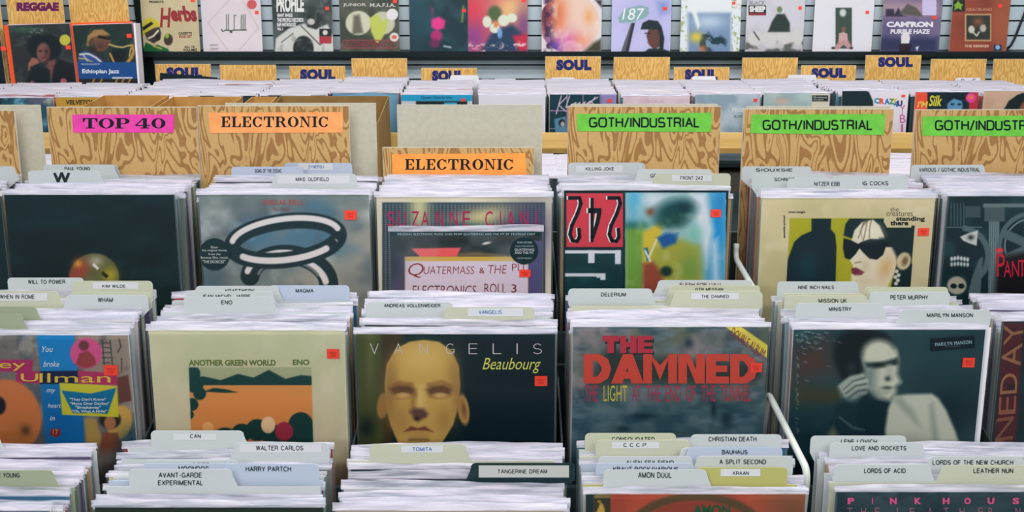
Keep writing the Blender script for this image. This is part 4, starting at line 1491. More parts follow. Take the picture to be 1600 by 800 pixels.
def p24(a):
    a.C[:] = (24, 56, 62)
    a.noise((44, 76, 80), 70, .4, .7, 3, .8)
    a.poly([(1238, 545), (1296, 526), (1306, 585), (1238, 598)], (78, 58, 52), 16, .85)
    a.poly([(1238, 600), (1330, 606), (1330, 630), (1238, 634)], (64, 68, 50), 8, .85)
    a.blob(1475, 560, 60, 55, (28, 66, 72), .8)
    a.blob(1500, 640, 40, 40, (14, 40, 48), .7)
    SK, MS, DK = (212, 211, 188), (120, 140, 134), (6, 20, 26)
    # hair, ear side and neck in shade
    a.ell(1348, 552, 44, 40, DK, 7)
    a.poly([(1306, 556), (1320, 524), (1350, 514), (1384, 522), (1396, 540), (1370, 600), (1352, 626), (1320, 622)], DK, 6)
    a.poly([(1326, 600), (1390, 610), (1392, 640), (1376, 705), (1300, 705), (1306, 650)], (20, 46, 52), 6)
    # lit side of the face
    a.ell(1374, 556, 27, 25, SK, 6, 1, 12)
    a.poly([(1350, 560), (1400, 548), (1404, 566), (1402, 584), (1408, 597), (1400, 604), (1400, 614), (1390, 626), (1372, 622), (1356, 606)], SK, 5)
    a.poly([(1350, 566), (1372, 572), (1370, 606), (1382, 622), (1364, 618), (1348, 600)], MS, 7, .75)
    a.poly([(1352, 567), (1378, 566), (1402, 559), (1404, 566), (1384, 573), (1366, 575), (1354, 573)], (26, 42, 46), 3, .9)
    a.blob(1374, 570, 10, 4, (18, 32, 36), .8)
    a.blob(1398, 568, 6, 3.5, (18, 32, 36), .8)
    a.poly([(1384, 570), (1392, 569), (1398, 590), (1390, 594), (1382, 591)], (176, 182, 166), 4, .7)
    a.blob(1387, 592, 5, 4, (40, 58, 60), .9)
    a.blob(1386, 606, 9, 3.4, (64, 80, 80), .9)
    a.blob(1384, 613, 8, 3, (150, 158, 146), .6)
    a.blob(1330, 575, 7, 10, (44, 62, 64), .7)
    # raised hand, fingers bent towards the cheek
    a.poly([(1310, 606), (1320, 594), (1340, 590), (1352, 598), (1348, 616), (1336, 630), (1318, 632)], (112, 130, 124), 5)
    for (p, w, c) in (([(1314, 604), (1330, 591), (1348, 587)], 8, (168, 178, 162)), ([(1318, 610), (1334, 598), (1353, 595)], 8, (182, 190, 172)), ([(1322, 617), (1338, 606), (1354, 604)], 8, (160, 172, 158)), ([(1328, 624), (1342, 615), (1352, 613)], 7, (136, 152, 142))):
        a.line(p, w, c, 2.6)
    for p in ([(1318, 609), (1333, 596), (1350, 591)], [(1322, 615), (1337, 603), (1353, 600)], [(1327, 621), (1341, 611), (1352, 609)]):
        a.line(p, 1.4, (52, 72, 74), 1.6, .8)
    a.poly([(1304, 636), (1318, 624), (1338, 628), (1344, 660), (1340, 705), (1296, 705)], (26, 54, 60), 6)
    a.line([(1312, 652), (1332, 668), (1350, 672)], 2, (110, 130, 134), 2, .8)
    # pale jacket with lapel and sleeve
    J = (204, 207, 186)
    a.poly([(1396, 619), (1418, 616), (1456, 615), (1466, 622), (1478, 640), (1492, 672), (1504, 708), (1386, 708), (1383, 672), (1388, 638)], J, 3)
    a.poly([(1392, 622), (1408, 619), (1428, 640), (1440, 668), (1432, 664), (1408, 640)], (150, 160, 146), 4, .6)
    a.poly([(1452, 634), (1458, 630), (1470, 708), (1458, 708)], (140, 152, 140), 5, .7)
    a.blob(1430, 690, 26, 16, (176, 182, 162), .5)
    a.poly([(1284, 690), (1302, 668), (1316, 690), (1314, 706), (1272, 706)], (130, 132, 106), 5, .8)
    sc = random.Random(11)
    for k in range(60):
        x, y = 1243 + abs(sc.gauss(0, 24)), 518 + abs(sc.gauss(0, 22))
        a.line([(x, y), (x + sc.uniform(2, 6), y + sc.uniform(-1, 3))], .8, (186, 204, 206), .6, sc.uniform(.3, .8))
    for k in range(24):
        y = sc.uniform(540, 680)
        a.line([(1243 + sc.uniform(0, 4), y), (1244 + sc.uniform(0, 5), y + sc.uniform(1, 5))], .9, (170, 190, 192), .6, .6)


def p25(a):
    a.C[:] = (16, 44, 48)
    a.noise((32, 58, 62), 30, .45, .75, 3, .8)
    a.poly([(1568, 503), (1600, 505), (1592, 640), (1586, 700), (1550, 700), (1560, 600)], (84, 34, 40), 3, .85)
    a.noise((20, 34, 40), 14, .55, .75, 8, .5)


def p13(a):
    a.C[:] = (188, 84, 60)
    a.noise((160, 66, 48), 70, .4, .7, 2, .8)
    a.blob(1240, 790, 50, 40, (96, 84, 56), .6)
    a.line(arc(1088, 868, 122, 92, 190, 350), 14, (92, 72, 46), 3)
    a.ell(1088, 868, 114, 85, (150, 66, 48), 3)
    a.box(915, 760, 928, 900, (20, 48, 48), 1)
    a.box(928, 771, 954, 900, (52, 54, 40), 1)
    a.box(929, 773, 953, 777.5, (170, 150, 84), .8)
    a.poly([(932, 800), (938, 786), (933, 784), (936, 781), (943, 790), (948, 812), (934, 812)], (206, 160, 70), .8)


def p14(a):
    a.C[:] = (42, 66, 72)
    a.noise((58, 80, 86), 40, .4, .7, 2, .8, .6, 1.4)
    a.noise((28, 48, 56), 24, .55, .75, 6, .7)


def lettered(*items):
    def go(m, P):
        for it in items:
            letters(m, P, it[0], it[1], it[2], *(it[3:4] or (2,)), **(it[4] if len(it) > 4 else {}))
    return go


def round_sticker(cx, cy, rx, ry, rgb, lines):
    def go(P, th):
        m = MB()
        Q = [P.loc(x, y) for x, y in oval(cx, cy, rx, ry)][::-1]
        m.prism([(q[0], q[1]) for q in Q], -.0018, -.0013, ink(rgb))
        o = m.build('round_sticker', th)
        m = MB()
        for s, box, c in lines:
            letters(m, P, s, box, c, 7)
        if lines:
            m.build('sticker_print', o)
    return go


def spaced(s, xs, y0, y1, w, rgb, **kw):
    return [(c, (x - (w if c not in 'I1' else w * .14) / 2, y0, x + (w if c not in 'I1' else w * .14) / 2, y1), rgb, 2, kw) for c, x in zip(s, xs)]


def front(row, col, xl, xr, ytop, label, paint, base, words=None, prices=(), t=0.0, extra=None, edge=None, step=0.0013, fine=.62, sleeve=True, seed=None):
    P, w, h = place(row, t, xl, xr, ytop)
    return record(P, w, h, label, paint, base, words, step, fine, prices, sleeve, extra, edge, 'front covers of the bins', seed=seed or row * 10 + col)


FRONT_T = {}
front(3, 0, -265, 1.5, 306, 'dark record cover sliver at the left edge of the back front-rack row', None, (14, 40, 44), edge=DARK_EDGE, step=.01)
front(3, 1, 6, 272, 304, 'plain black record cover with a round colourful centre label', p31, (14, 42, 46), edge=DARK_EDGE)
front(3, 2, 310, 576, 304, 'record cover of chrome rings on a cloudy sky with black round sticker', p32, (120, 130, 130), t=-.01,
      words=lettered(('TUBULAR BELLS', (409, 312, 473, 320), (178, 84, 76), 2, dict(bold=.02, space=1.2)), ('Mike Oldfield', (426, 324, 452, 330), (150, 92, 88))),
      prices=[(539, 328.5, 557, 343)],
      extra=round_sticker(335.5, 397, 24, 25, (24, 52, 56), [('Now', (330, 384, 341, 388), (206, 212, 208)), ('the original theme', (316, 389, 355, 393.5), (206, 212, 208)),
                          ('from the', (326, 395, 345, 398.5), (206, 212, 208)), ('famous film, music', (314, 400, 357, 404.5), (206, 212, 208)), ('"THE EXORCIST"', (317, 406, 353, 411), (220, 224, 220))]))
front(3, 3, 588, 862, 307.5, 'cream-bordered record cover with tall magenta letters behind the tape-box cover', p33, (208, 200, 176), t=0.0,
      words=lettered(*spaced('SUZANNECIANI', [611, 628, 649, 664, 687, 709, 729, 764, 782, 798, 819, 838], 330, 354, 12, (176, 36, 88))),
      prices=[(827, 354, 843.5, 362)])
front(3, 3, 609.5, 846.5, 361, 'record cover of a handwritten tape box with round black sticker', p33b, (30, 46, 46), t=-.09,
      words=lettered(('ORIGINAL ELECTRONIC MUSIC CUES FROM QUATERMASS AND THE PIT BY TRISTRAM CARY', (621, 364.3, 836, 368), (196, 210, 208), 2, dict(space=1.2)),
                     ('Q', (638, 411, 662, 434), (142, 62, 60), 2, dict(bold=-.012, shear=.2)), ('UATERMASS', (662, 416, 741, 428), (142, 62, 60), 2, dict(bold=-.012, shear=.12)),
                     ('&', (749, 418, 757, 427), (142, 62, 60)), ('THE', (763, 414, 792, 427), (142, 62, 60), 2, dict(bold=-.012, shear=.15)), ('PIT', (800, 412, 823, 423), (142, 62, 60), 2, dict(bold=-.012)),
                     ('ELECTRONICS', (644, 446, 744, 461), (110, 52, 52), 2, dict(bold=-.008, shear=.12)), ('ROLL', (757, 443, 791, 458), (110, 52, 52), 2, dict(bold=-.008)), ('3', (799, 444, 807, 457), (110, 52, 52))),
      prices=[(811.5, 421, 829, 432.5)],
      extra=round_sticker(819, 391.5, 22, 21, (8, 46, 50), [('QUATERMASS', (804, 388, 835, 392), (214, 222, 220)), ('AND THE PIT', (804, 392.6, 834, 396.4), (214, 222, 220)),
                          ('TRUNK RECORDS', (808, 377, 831, 380), (180, 200, 198)), ('COLLECTORS EDITION', (805, 383, 834, 385.6), (150, 176, 176)), ('LIMITED PRESSING', (808, 402, 831, 404.6), (150, 176, 176))]))


def w34(m, P):
    W, K = (226, 226, 228), (16, 22, 28)
    for x0 in (888, 949.5):           # two mirrored figures, then the middle one
        two = [(x0, 309), (x0 + 17, 309), (x0 + 19, 318), (x0 + 14, 333), (x0 + 5, 352), (x0 + 2, 366), (x0 + 6, 376), (x0 + 13, 377), (x0 + 17, 370), (x0 + 16, 357)]
        for dx, wd, c, l in ((-1.4, 5.6, W, 2), (0.6, 5.6, K, 3)):
            for (a, b), (d, e) in zip(two[:-1], two[1:]):
                L = math.hypot(d - a, e - b)
                nx, ny = -(e - b) / L * wd / 2, (d - a) / L * wd / 2
                ox, oy = (d - a) / L * 1.2, (e - b) / L * 1.2
                patch(m, P, [(a + nx + dx - ox, b + ny - oy), (d + nx + dx + ox, e + ny + oy), (d - nx + dx + ox, e - ny + oy), (a - nx + dx - ox, b - ny - oy)], c, l)
    for dx, c, l in ((-1.6, W, 2), (0.6, K, 3)):
        patch(m, P, [(922 + dx, 309), (927 + dx, 309), (927 + dx, 378), (922 + dx, 378)], c, l)
        patch(m, P, [(918 + dx, 325), (939 + dx, 325), (939 + dx, 333), (918 + dx, 333)], c, l)
        patch(m, P, [(932 + dx, 333), (939 + dx, 333), (936 + dx, 348), (928 + dx, 372), (923 + dx, 372), (930 + dx, 345)], c, l)


front(3, 4, 881.5, 1138.5, 297, 'record cover with red number panel and blue and yellow painting', p34, (8, 34, 44), words=w34, edge=DARK_EDGE,
      prices=[(1110.5, 327, 1126, 339)], t=.02)
front(3, 5, 1191, 1461.5, 309, 'beige record cover of a woman in black sunglasses', p35, (206, 193, 152),
      words=lettered(('the', (1391, 323.5, 1404, 330.5), (70, 70, 60), 2, dict(bold=-.01)), ('creatures', (1385, 331, 1426, 337.5), (70, 70, 60), 2, dict(bold=-.01)),
                     ('standing', (1400, 338, 1445, 347), (24, 34, 34), 2, dict(bold=.03)), ('there', (1391, 344.5, 1419, 352), (24, 34, 34), 3, dict(bold=.03)),
                     ('maxi-single', (1232, 329.5, 1258, 333.5), (40, 46, 40), 2, dict(bold=.03)), ('specially-priced', [(1223.5, 372), (1223.5, 337), (1227.5, 337), (1227.5, 372)], (40, 46, 40), 2, dict(bold=.03))),
      prices=[(1434.5, 356, 1450.5, 368)])
front(3, 6, 1482, 1748, 306, 'black engraved record cover with a column, a wheel and red letters', p36, (14, 40, 46), edge=DARK_EDGE,
      words=lettered(('P', (1557, 396, 1570, 432), (206, 34, 56), 2, dict(bold=.0)), ('A', (1568, 408, 1580, 433), (206, 34, 56)), ('N', (1581, 408, 1592, 432), (206, 34, 56)), ('T', (1591, 406, 1603, 432), (206, 34, 56))))

W_ = (226, 230, 230)
front(2, 0, -110, 200, 523, 'collage record cover with pink banners, blue stripe and yellow badge', p20, (120, 112, 106),
      words=lettered(('ey', (-1, 567, 40, 579), (226, 192, 70)), ('U', (33, 583.5, 60, 596), (226, 192, 70)), ('llman', (62, 583, 173, 597.5), (226, 192, 70)),
                     ('You', (66, 541, 83, 550), W_, 2, dict(shear=.3)), ('broke', (68, 564, 93, 573), W_, 2, dict(shear=.3)), ('my', (73, 608, 87, 615), W_, 2, dict(shear=.3)), ('heart', (75, 630, 96, 637), W_, 2, dict(shear=.3)),
                     ('in', (78, 650, 86, 657), W_, 2, dict(shear=.3)), ('17', (83, 671, 91, 679), (206, 170, 90)),
                     ('"They Don\'t Know"', (109, 621.5, 166, 627), W_, 3, dict(bold=.02)), ('"Move Over Darling"', (110, 628, 171, 633.5), W_, 3, dict(bold=.02)),
                     ('"Breakaway"', (118, 634, 158, 639.5), W_, 3, dict(bold=.02)), ('"Oh, What A Night"', (113, 640, 167, 645.5), W_, 3, dict(bold=.02))),
      prices=[(163.5, 570, 184, 586)], t=-.02)
front(2, 1, 232, 538, 515.5, 'pale record cover with a green and orange landscape picture', p21, (212, 206, 172),
      words=lettered(('ANOTHER GREEN WORLD', (295, 562, 431, 571.5), (104, 122, 62), 2, dict(bold=.035)), ('ENO', (457.5, 561.5, 483.5, 570.5), (104, 122, 62), 2, dict(bold=.035))),
      prices=[(511.5, 545, 530, 560)])
front(2, 2, 556, 867.5, 521, 'black record cover with a bald yellow statue head', p22, (10, 34, 40), edge=DARK_EDGE,
      words=lettered(*spaced('VANGELIS', [585, 622.5, 662, 703.5, 739, 776.5, 808, 840], 536.5, 553, 13.5, (216, 206, 206), font=SANS_LIGHT),
                     ('Beaubourg', (754, 559, 845, 583), (226, 226, 108), 2, dict(shear=.35, bold=-.004))),
      prices=[(835.5, 587, 855, 602.5)], t=-.03)
front(2, 3, 895.5, 1201, 510, 'mottled grey record cover with red block letters and yellow corner band', p23, (98, 106, 108),
      words=lettered(('THE', (945, 529, 1022, 555), (38, 52, 50), 1, dict(font=BLOCK, track=.06)), ('THE', (941.5, 524.5, 1020, 551.5), (196, 56, 74), 2, dict(font=BLOCK, track=.06)),
                     ('DAMNED', (912, 553, 1184, 599), (214, 78, 62), 2, dict(font=BLOCK, track=.05)),
                     ('THE', (913.5, 602, 934, 627), (192, 56, 88)), ('LIGHT', (943, 602, 980, 627), (206, 200, 66)), ('AT', (988, 602, 1001, 627), (192, 56, 88)), ('THE', (1010, 602, 1032, 627), (192, 56, 88)),
                     ('END', (1040, 602, 1064, 627), (192, 56, 88)), ('OF', (1072, 602, 1087, 627), (192, 56, 88)), ('THE', (1096, 602, 1118, 627), (192, 56, 88)), ('TUNNEL', (1126, 602, 1173, 627), (200, 60, 66)),
                     ('DOUBLE ALBUM', [(1146, 511), (1197, 547), (1191.5, 561), (1140.5, 523)], (150, 50, 60))),
      prices=[(1172.5, 566.5, 1190, 581)], t=.02)


def x24(P, th):
    m = MB()
    q = [P.loc(a, b) for a, b in [(1453.5, 529), (1522, 524.5), (1523, 543), (1454, 548.5)]]
    v = [(a[0], -.0018, a[1]) for a in q] + [(a[0], -.0013, a[1]) for a in q]
    m.add(v, [(3, 2, 1, 0), (0, 1, 5, 4), (1, 2, 6, 5), (2, 3, 7, 6), (3, 0, 4, 7)], ink((10, 30, 36)))
    o = m.build('title_sticker', th)
    m = MB()
    letters(m, P, 'MARILYN MANSON', [(1460, 535), (1517, 531), (1517.5, 536.5), (1460.5, 540.5)], (176, 212, 220), 7, None, 0, 1.15)
    letters(m, P, 'THE PALE EMPEROR', [(1476, 540.6), (1500, 539), (1500, 541), (1476, 542.6)], (80, 110, 116), 7)
    m.build('sticker_print', o)


front(2, 4, 1240, 1540, 514, 'dark teal record cover of a man in a pale jacket raising a hand', p24, (22, 52, 58), extra=x24, prices=[(1504, 558.5, 1521.5, 573.5)], t=.0)
front(2, 4, 1247, 1549, 512.5, 'white record jacket peeking out behind the cover of the man in a pale jacket', None, (226, 224, 230), t=.035, step=.01, sleeve=False)
front(2, 5, 1567, 1868, 501, 'dark record cover with brown upright letters at the right edge', p25, (16, 44, 48), edge=DARK_EDGE, t=.04,
      words=lettered(('Y', [(1568, 540), (1569, 508), (1599, 503), (1598, 533)], (150, 104, 72)), ('A', [(1563, 574), (1566, 542), (1597, 536), (1594, 571)], (150, 104, 72)),
                     ('D', [(1562, 616), (1564, 584), (1591, 582), (1588, 614)], (156, 108, 74)), ('E', [(1560, 648), (1561, 620), (1588, 618), (1586, 646)], (144, 92, 70)),
                     ('N', [(1554, 690), (1557, 654), (1584, 650), (1582, 686)], (130, 84, 66))))

front(1, 0, -270, 78, 797, 'dark blue record cover just showing at the bottom left corner', None, (34, 58, 104), t=.0, step=.01)
front(1, 1, 148, 505, 791, 'olive-black record cover just showing along the bottom edge', None, (30, 44, 34), t=.05, step=.01, edge=DARK_EDGE)
front(1, 2, 524, 882, 796.5, 'tan record cover just showing along the bottom edge', None, (172, 156, 132), t=.0, step=.01)
front(1, 3, 915, 1259, 770.5, 'red record cover with a dark ring and green letters, cut by the bottom edge', p13, (188, 84, 60), step=.002, fine=.3, t=.22,
      words=lettered(('AMON', (1083, 789, 1141, 805), (24, 92, 62), 2, dict(bold=.03)), ('SUNRISE', (930, 773.5, 952, 777), (60, 56, 36), 3)))
front(1, 4, 1307, 1655, 767, 'slate record cover with widely spaced pink letters, cut by the bottom edge', p14, (42, 66, 72), step=.002, fine=.3, t=.24, edge=DARK_EDGE,
      words=lettered(*spaced('PINKHOUS', [1329.5, 1363, 1395.5, 1434, 1478, 1511.5, 1548, 1587], 777.5, 787.5, 10.5, (236, 92, 146), bold=.05),
                     *spaced('THELEATHERN', [1327.5, 1349, 1370.5, 1405, 1425, 1453, 1478, 1503, 1532, 1548, 1590], 793, 805, 8, (146, 100, 116))))

# ------------------------------------------------------------------ the records filed behind them, edge on
FILL_COL = [(196, 198, 196), (40, 60, 66), (170, 60, 60), (60, 110, 140), (206, 196, 160), (24, 34, 40), (120, 130, 120), (90, 80, 110), (214, 210, 214), (56, 80, 70), (180, 140, 80), (140, 160, 170)]
protos = []
FH = 0.300


def filler(i):
    rgb = FILL_COL[i]
    t = root('record', Matrix.Identity(4), 'record', 'record')
    m = MB()
    m.box(-.1555, .1555, 0, .0032, 0, FH, mat('filed_jacket_%d' % i, rgb, .6, .2))
    m.box(-.155, .155, .0006, .0026, FH, FH + .0002, CARD_EDGE)
    m.build('jacket', t)
    sleeve_mesh(.311, FH, 100 + i, (.012, .008, .013, .015, .004, .012, .010, .013, .014, .005, .012, .009)[i], False, .0016, .0032).build('plastic_sleeve', t, True)
    return t


T0 = {(1, 3): .255, (1, 4): .275, (3, 4): .05, (2, 4): .065, (2, 5): .07, (1, 1): .08, (2, 3): .05}
used = 0
for row in (1, 2, 3):
    R = ROWS[row]
    for col, xu in ROWX[row].items():
        t0 = T0.get((row, col), .03)
        span = np.linalg.norm(R.B - R.F)
        name = COVER[(row, col)]
        walls_ = [t0 * span] + [c * span for c in CARD_T.get((row, col), [])] + [1.04 * span]
        slots = []
        for k in range(len(walls_) - 1):         # records fill the room between one tab divider and the next
            a, b = walls_[k] + (.0066 if k else .0045), walls_[k + 1] - .0062
            if b < a:
                continue
            n = int((b - a) / .0094) + 1
            slots += [a + (b - a) * q / max(1, n - 1) for q in range(n)]
        for t in [q / span for q in slots]:
            i = rnd.randrange(len(FILL_COL))
            if used < len(FILL_COL):
                i = used
                o = filler(i)
                protos.append(o)
            else:
                o = clone(protos[i])
            used += 1
            x = xu * UNIT + rnd.uniform(-.003, .003)
            q = R.foot(t, x) + np.array([0, 0, .0015])
            o.matrix_world = Panel(q, LEAN + rnd.uniform(-.0015, .0015), rnd.uniform(-.009, .009)).M @ Matrix.Diagonal((1, 1, 1 + rnd.uniform(-.02, .015), 1))
            tag(o, f'record in clear sleeve filed edge-on behind the {name}', 'record', f'records filed behind the {name}')


# ------------------------------------------------------------------ records shown face-out on the black ledge
def q1(a):
    a.C[:] = (208, 194, 158)
    a.noise((194, 180, 142), 30, .4, .7, 2, .7)
    a.poly([(222, 38), (226, 30), (236, 27), (243, 31), (252, 38), (250, 44), (240, 42), (230, 52), (222, 58)], (206, 196, 64), .8)
    a.poly([(222, 43), (236, 34), (240, 37), (224, 48)], (30, 40, 40), .8)
    a.poly([(226, 52), (240, 44), (249, 42), (252, 52), (250, 62), (240, 68), (230, 62)], (70, 62, 56), 1)
    a.line([(232, 60), (240, 56), (247, 48)], 3, (222, 216, 200), .8)
    a.ell(247, 58, 4, 5, (40, 36, 34), 1)
    a.poly([(228, 66), (240, 72), (246, 70), (262, 76), (266, 82), (222, 82)], (30, 108, 58), .8)
    a.ell(263, 62, 7, 9, (64, 54, 48), 1)
    a.ell(261, 56, 3, 4, (150, 186, 60), 1)
    a.line([(240, 72), (252, 76)], 2, (222, 196, 90), .8)


def q2(a):
    a.C[:] = (218, 208, 212)
    a.noise((226, 216, 218), 40, .4, .7, 2, .7)
    for p in ([(325, 36), (358, 0)], [(325, 36), (356, 78)], [(404, 44), (374, 78)], [(404, 44), (380, 2)]):
        a.line(p, 1, (186, 170, 150), .6, .8)
    K = (52, 72, 50)
    for x, y0 in ((354, 23), (357, 23), (366, 24), (377, 24), (380, 23), (383, 23)):
        a.line([(x, y0), (x, 47)], 1.1, K, .5)
    a.line([(346, 46), (348, 49), (353, 47), (360, 48), (366, 47), (385, 47)], 1.6, K, .5)
    a.ell(361, 50, 2, 1.5, K, .6)
    a.line([(366, 24), (369, 24)], 1.1, K, .5)
    a.ell(393.5, 7, 7.5, 7.5, (204, 92, 96), .7)


def q3(a):
    a.C[:] = (52, 62, 62)
    a.noise((90, 98, 96), 22, .45, .7, 3, .8)
    a.poly([(429, 82), (431, 60), (452, 44), (476, 36), (496, 44), (512, 38), (522, 60), (522, 82)], (206, 206, 200), 1.5)
    a.poly([(476, 30), (486, 22), (500, 24), (506, 36), (494, 46), (480, 42)], (44, 50, 50), 1.5)
    a.ell(486, 34, 6, 5, (196, 196, 190), 1)
    a.ell(474, 76, 16, 20, (36, 44, 44), 1.2)
    a.line([(470, 40), (500, 70), (514, 60)], 1.5, (60, 66, 66), .8)
    a.line([(440, 66), (458, 52)], 1.5, (90, 96, 96), .8)
    a.noise((130, 136, 130), 9, .6, .8, 5, .5)
    a.box(499, 45, 518, 57, (34, 40, 40), .6)
    a.box(499, 57, 518, 68, (176, 56, 66), .6)
    a.ell(508, 51, 4, 4, (214, 210, 204), .7)


def q4(a):
    a.C[:] = (64, 72, 60)
    a.noise((96, 100, 84), 20, .4, .7, 2, .8)
    a.ell(560, 36, 20, 19, (206, 204, 180), 1.2)
    a.ell(598, 36, 19, 18, (196, 196, 170), 1.2)
    a.poly([(552, 24), (562, 22), (568, 52), (550, 54)], (110, 106, 92), 2, .8)
    a.poly([(577, 28), (590, 22), (598, 34), (606, 28), (604, 48), (596, 62), (588, 68), (580, 50)], (190, 200, 96), 1.5)
    a.line([(537, 63), (620, 63), (622, 70), (618, 75), (538, 75), (534, 69), (537, 63)], 1.6, (158, 72, 80), .7)
    a.ell(613, 22.5, 9, 9, (226, 222, 222), .7)
    a.ell(616, 58, 7, 7, (222, 214, 210), .7)
    a.ell(616, 58, 4, 3, (214, 110, 80), .7)


def q5(a):
    a.C[:] = (20, 52, 62)
    a.noise((40, 82, 92), 24, .45, .75, 2, .8)
    a.blob(654, 36, 20, 40, (30, 78, 90), .8)
    a.poly([(674, 30), (686, 26), (696, 32), (694, 44), (682, 48), (674, 42)], (222, 58, 140), 2)
    a.ell(682, 56, 9, 9, (176, 46, 112), 2)
    a.ell(679, 68, 8, 7, (112, 44, 86), 2.5)
    a.poly([(672, 10), (678, 14), (676, 28)], (140, 60, 100), 1.5, .8)
    a.line([(724, 10), (722, 34)], 3, (170, 170, 60), 1.5, .7)
    a.line([(694, 72), (704, 74)], 3, (190, 206, 206), 1.2, .8)


def q6(a):
    a.C[:] = (196, 92, 104)
    a.blob(738, 20, 20, 26, (222, 60, 84), .9)
    a.blob(800, 14, 30, 26, (230, 190, 130), 1)
    a.blob(740, 60, 20, 26, (140, 66, 140), .9)
    a.blob(818, 40, 14, 30, (116, 74, 132), .8)
    a.poly([(770, 48), (800, 38), (826, 62), (826, 82), (750, 82), (760, 66)], (34, 64, 92), 4)
    a.poly([(800, 56), (826, 52), (826, 80), (810, 80)], (196, 44, 74), 3, .9)
    a.ell(773, 21, 11, 12, (84, 104, 66), 3)
    a.noise((60, 82, 50), 5, .55, .75, 4, .0)
    for x, y, rx, ry in [(761, 34, 7, 9), (773, 44, 8, 8), (787, 32, 9, 9), (800, 28, 8, 7)]:
        a.ell(x, y, rx, ry, (214, 222, 200), 1.2)
    a.ell(775, 38, 4, 5, (214, 140, 90), 1.2)
    a.ell(781, 52, 4, 8, (120, 160, 206), 1.2)
    n = vnoise(a.X / 7, a.Y / 5, 9)
    a.put(np.clip((n - .5) * 4, 0, 1) * np.clip((a.Y - 62) / 8, 0, 1), (226, 196, 196))


def q7(a):
    a.C[:] = (222, 212, 212)
    a.ell(890, 36, 47, 47, (226, 200, 184), 1)
    s = Art(a.X, a.Y, (0, 0, 0))
    s.ell(890, 36, 47, 47, (1, 1, 1), 1)
    k = a.C.copy()
    a.blob(870, 20, 16, 40, (226, 122, 70), .9)
    a.blob(852, 24, 14, 30, (120, 40, 60), .95)
    a.blob(884, 66, 26, 16, (210, 76, 150), .9)
    a.blob(862, 74, 16, 14, (96, 62, 170), .95)
    a.blob(920, 26, 8, 12, (230, 160, 90), .7)
    a.blob(910, 62, 12, 9, (236, 166, 110), .7)
    a.noise((236, 226, 212), 18, .55, .85, 3, .6)
    a.C = a.C * s.C[:, :1] + k * (1 - s.C[:, :1])
    n = vnoise(a.X / 8, a.Y / 8, 7)
    e = np.clip((868 - a.X) / 12, 0, 1) * np.clip((n - .42) * 6, 0, 1) * np.clip((a.X - 848) / 5, 0, 1)
    a.put(e * .9, (60, 34, 72))
    a.poly([(928, 66), (940, 60), (940, 82), (910, 82)], (70, 66, 50), 3, .9)
    a.poly([(930, 0), (940, 0), (940, 12)], (40, 40, 44), 2)


def q8(a):
    a.C[:] = (186, 184, 222)
    a.noise((202, 200, 232), 40, .4, .7, 2, .6)
    a.poly([(1024, 0), (1046, 0), (1046, 20), (1030, 26)], (130, 150, 200), 4, .6)
    a.poly([(966, 28), (976, 14), (1000, 8), (1013, 11), (1014, 22), (1006, 29), (986, 35), (968, 36)], (138, 172, 172), .8)
    a.poly([(986, 36), (992, 36), (978, 82), (970, 82)], (96, 96, 104), .8)
    a.poly([(988, 36), (992, 36), (982, 82), (977, 82)], (40, 48, 56), .8)
    a.poly([(1010, 56), (1014, 44), (1032, 46), (1036, 58), (1032, 72), (1022, 78), (1014, 70)], (98, 66, 58), 1)
    a.poly([(1001, 46), (1004, 36), (1014, 31), (1028, 33), (1034, 42), (1038, 60), (1036, 80), (1030, 80), (1031, 56), (1028, 46), (1010, 46)], (22, 40, 46), .9)
    a.line([(1008, 52), (1016, 52)], 1.6, (40, 26, 26), .8)
    a.ell(1017, 66, 5, 2, (120, 62, 62), 1)
    a.poly([(1006, 82), (1014, 76), (1034, 76), (1046, 80), (1046, 84), (1004, 84)], (20, 40, 46), 1)


def q9(a):
    a.C[:] = (222, 226, 228)
    a.box(1075, 20, 1142, 90, (120, 146, 176), 3)
    a.blob(1108, 34, 26, 12, (190, 206, 220), .9)
    a.noise((40, 70, 80), 12, .5, .7, 3, .0)
    w = np.exp(-((a.X - 1110) / 26) ** 2 - ((a.Y - 66) / 18) ** 2)
    n = vnoise(a.X / 9, a.Y / 8, 4)
    a.put(np.clip((n * w - .24) * 6, 0, 1), (26, 58, 66))
    a.blob(1088, 58, 10, 8, (226, 196, 60), .95)
    a.blob(1098, 76, 6, 6, (214, 120, 60), .8)
    a.poly([(1078, 10), (1086, 8), (1094, 40), (1090, 46)], (226, 230, 226), 2, .9)
    n = vnoise(a.X / 4, a.Y / 4, 8)
    a.put(((a.X < 1074) | (a.X > 1143)) * np.clip((n - .58) * 8, 0, 1) * .6, (130, 140, 60))


def q10(a):
    a.C[:] = (206, 204, 210)
    a.noise((186, 186, 194), 30, .4, .7, 2, .6)
    a.vgrad(40, 60, (190, 184, 186), 0, .6)
    n = vnoise(a.X / 14, a.Y / 9, 6)
    a.put(np.clip((n - .42) * 5, 0, 1) * np.clip((a.Y - 58) / 8, 0, 1), (96, 100, 92))
    for x, y, rx, ry in [(1180, 60, 12, 12), (1202, 62, 12, 12), (1226, 58, 14, 11), (1246, 58, 9, 12)]:
        a.ell(x, y, rx, ry, (206, 204, 200), 2)
    a.poly([(1200, 50), (1206, 34), (1214, 22), (1226, 22), (1234, 36), (1234, 50)], (44, 60, 54), 1.5)
    a.ell(1218, 15, 4, 5, (110, 134, 90), 1)
    a.line([(1178, 50), (1186, 62)], 2, (60, 62, 60), 1)


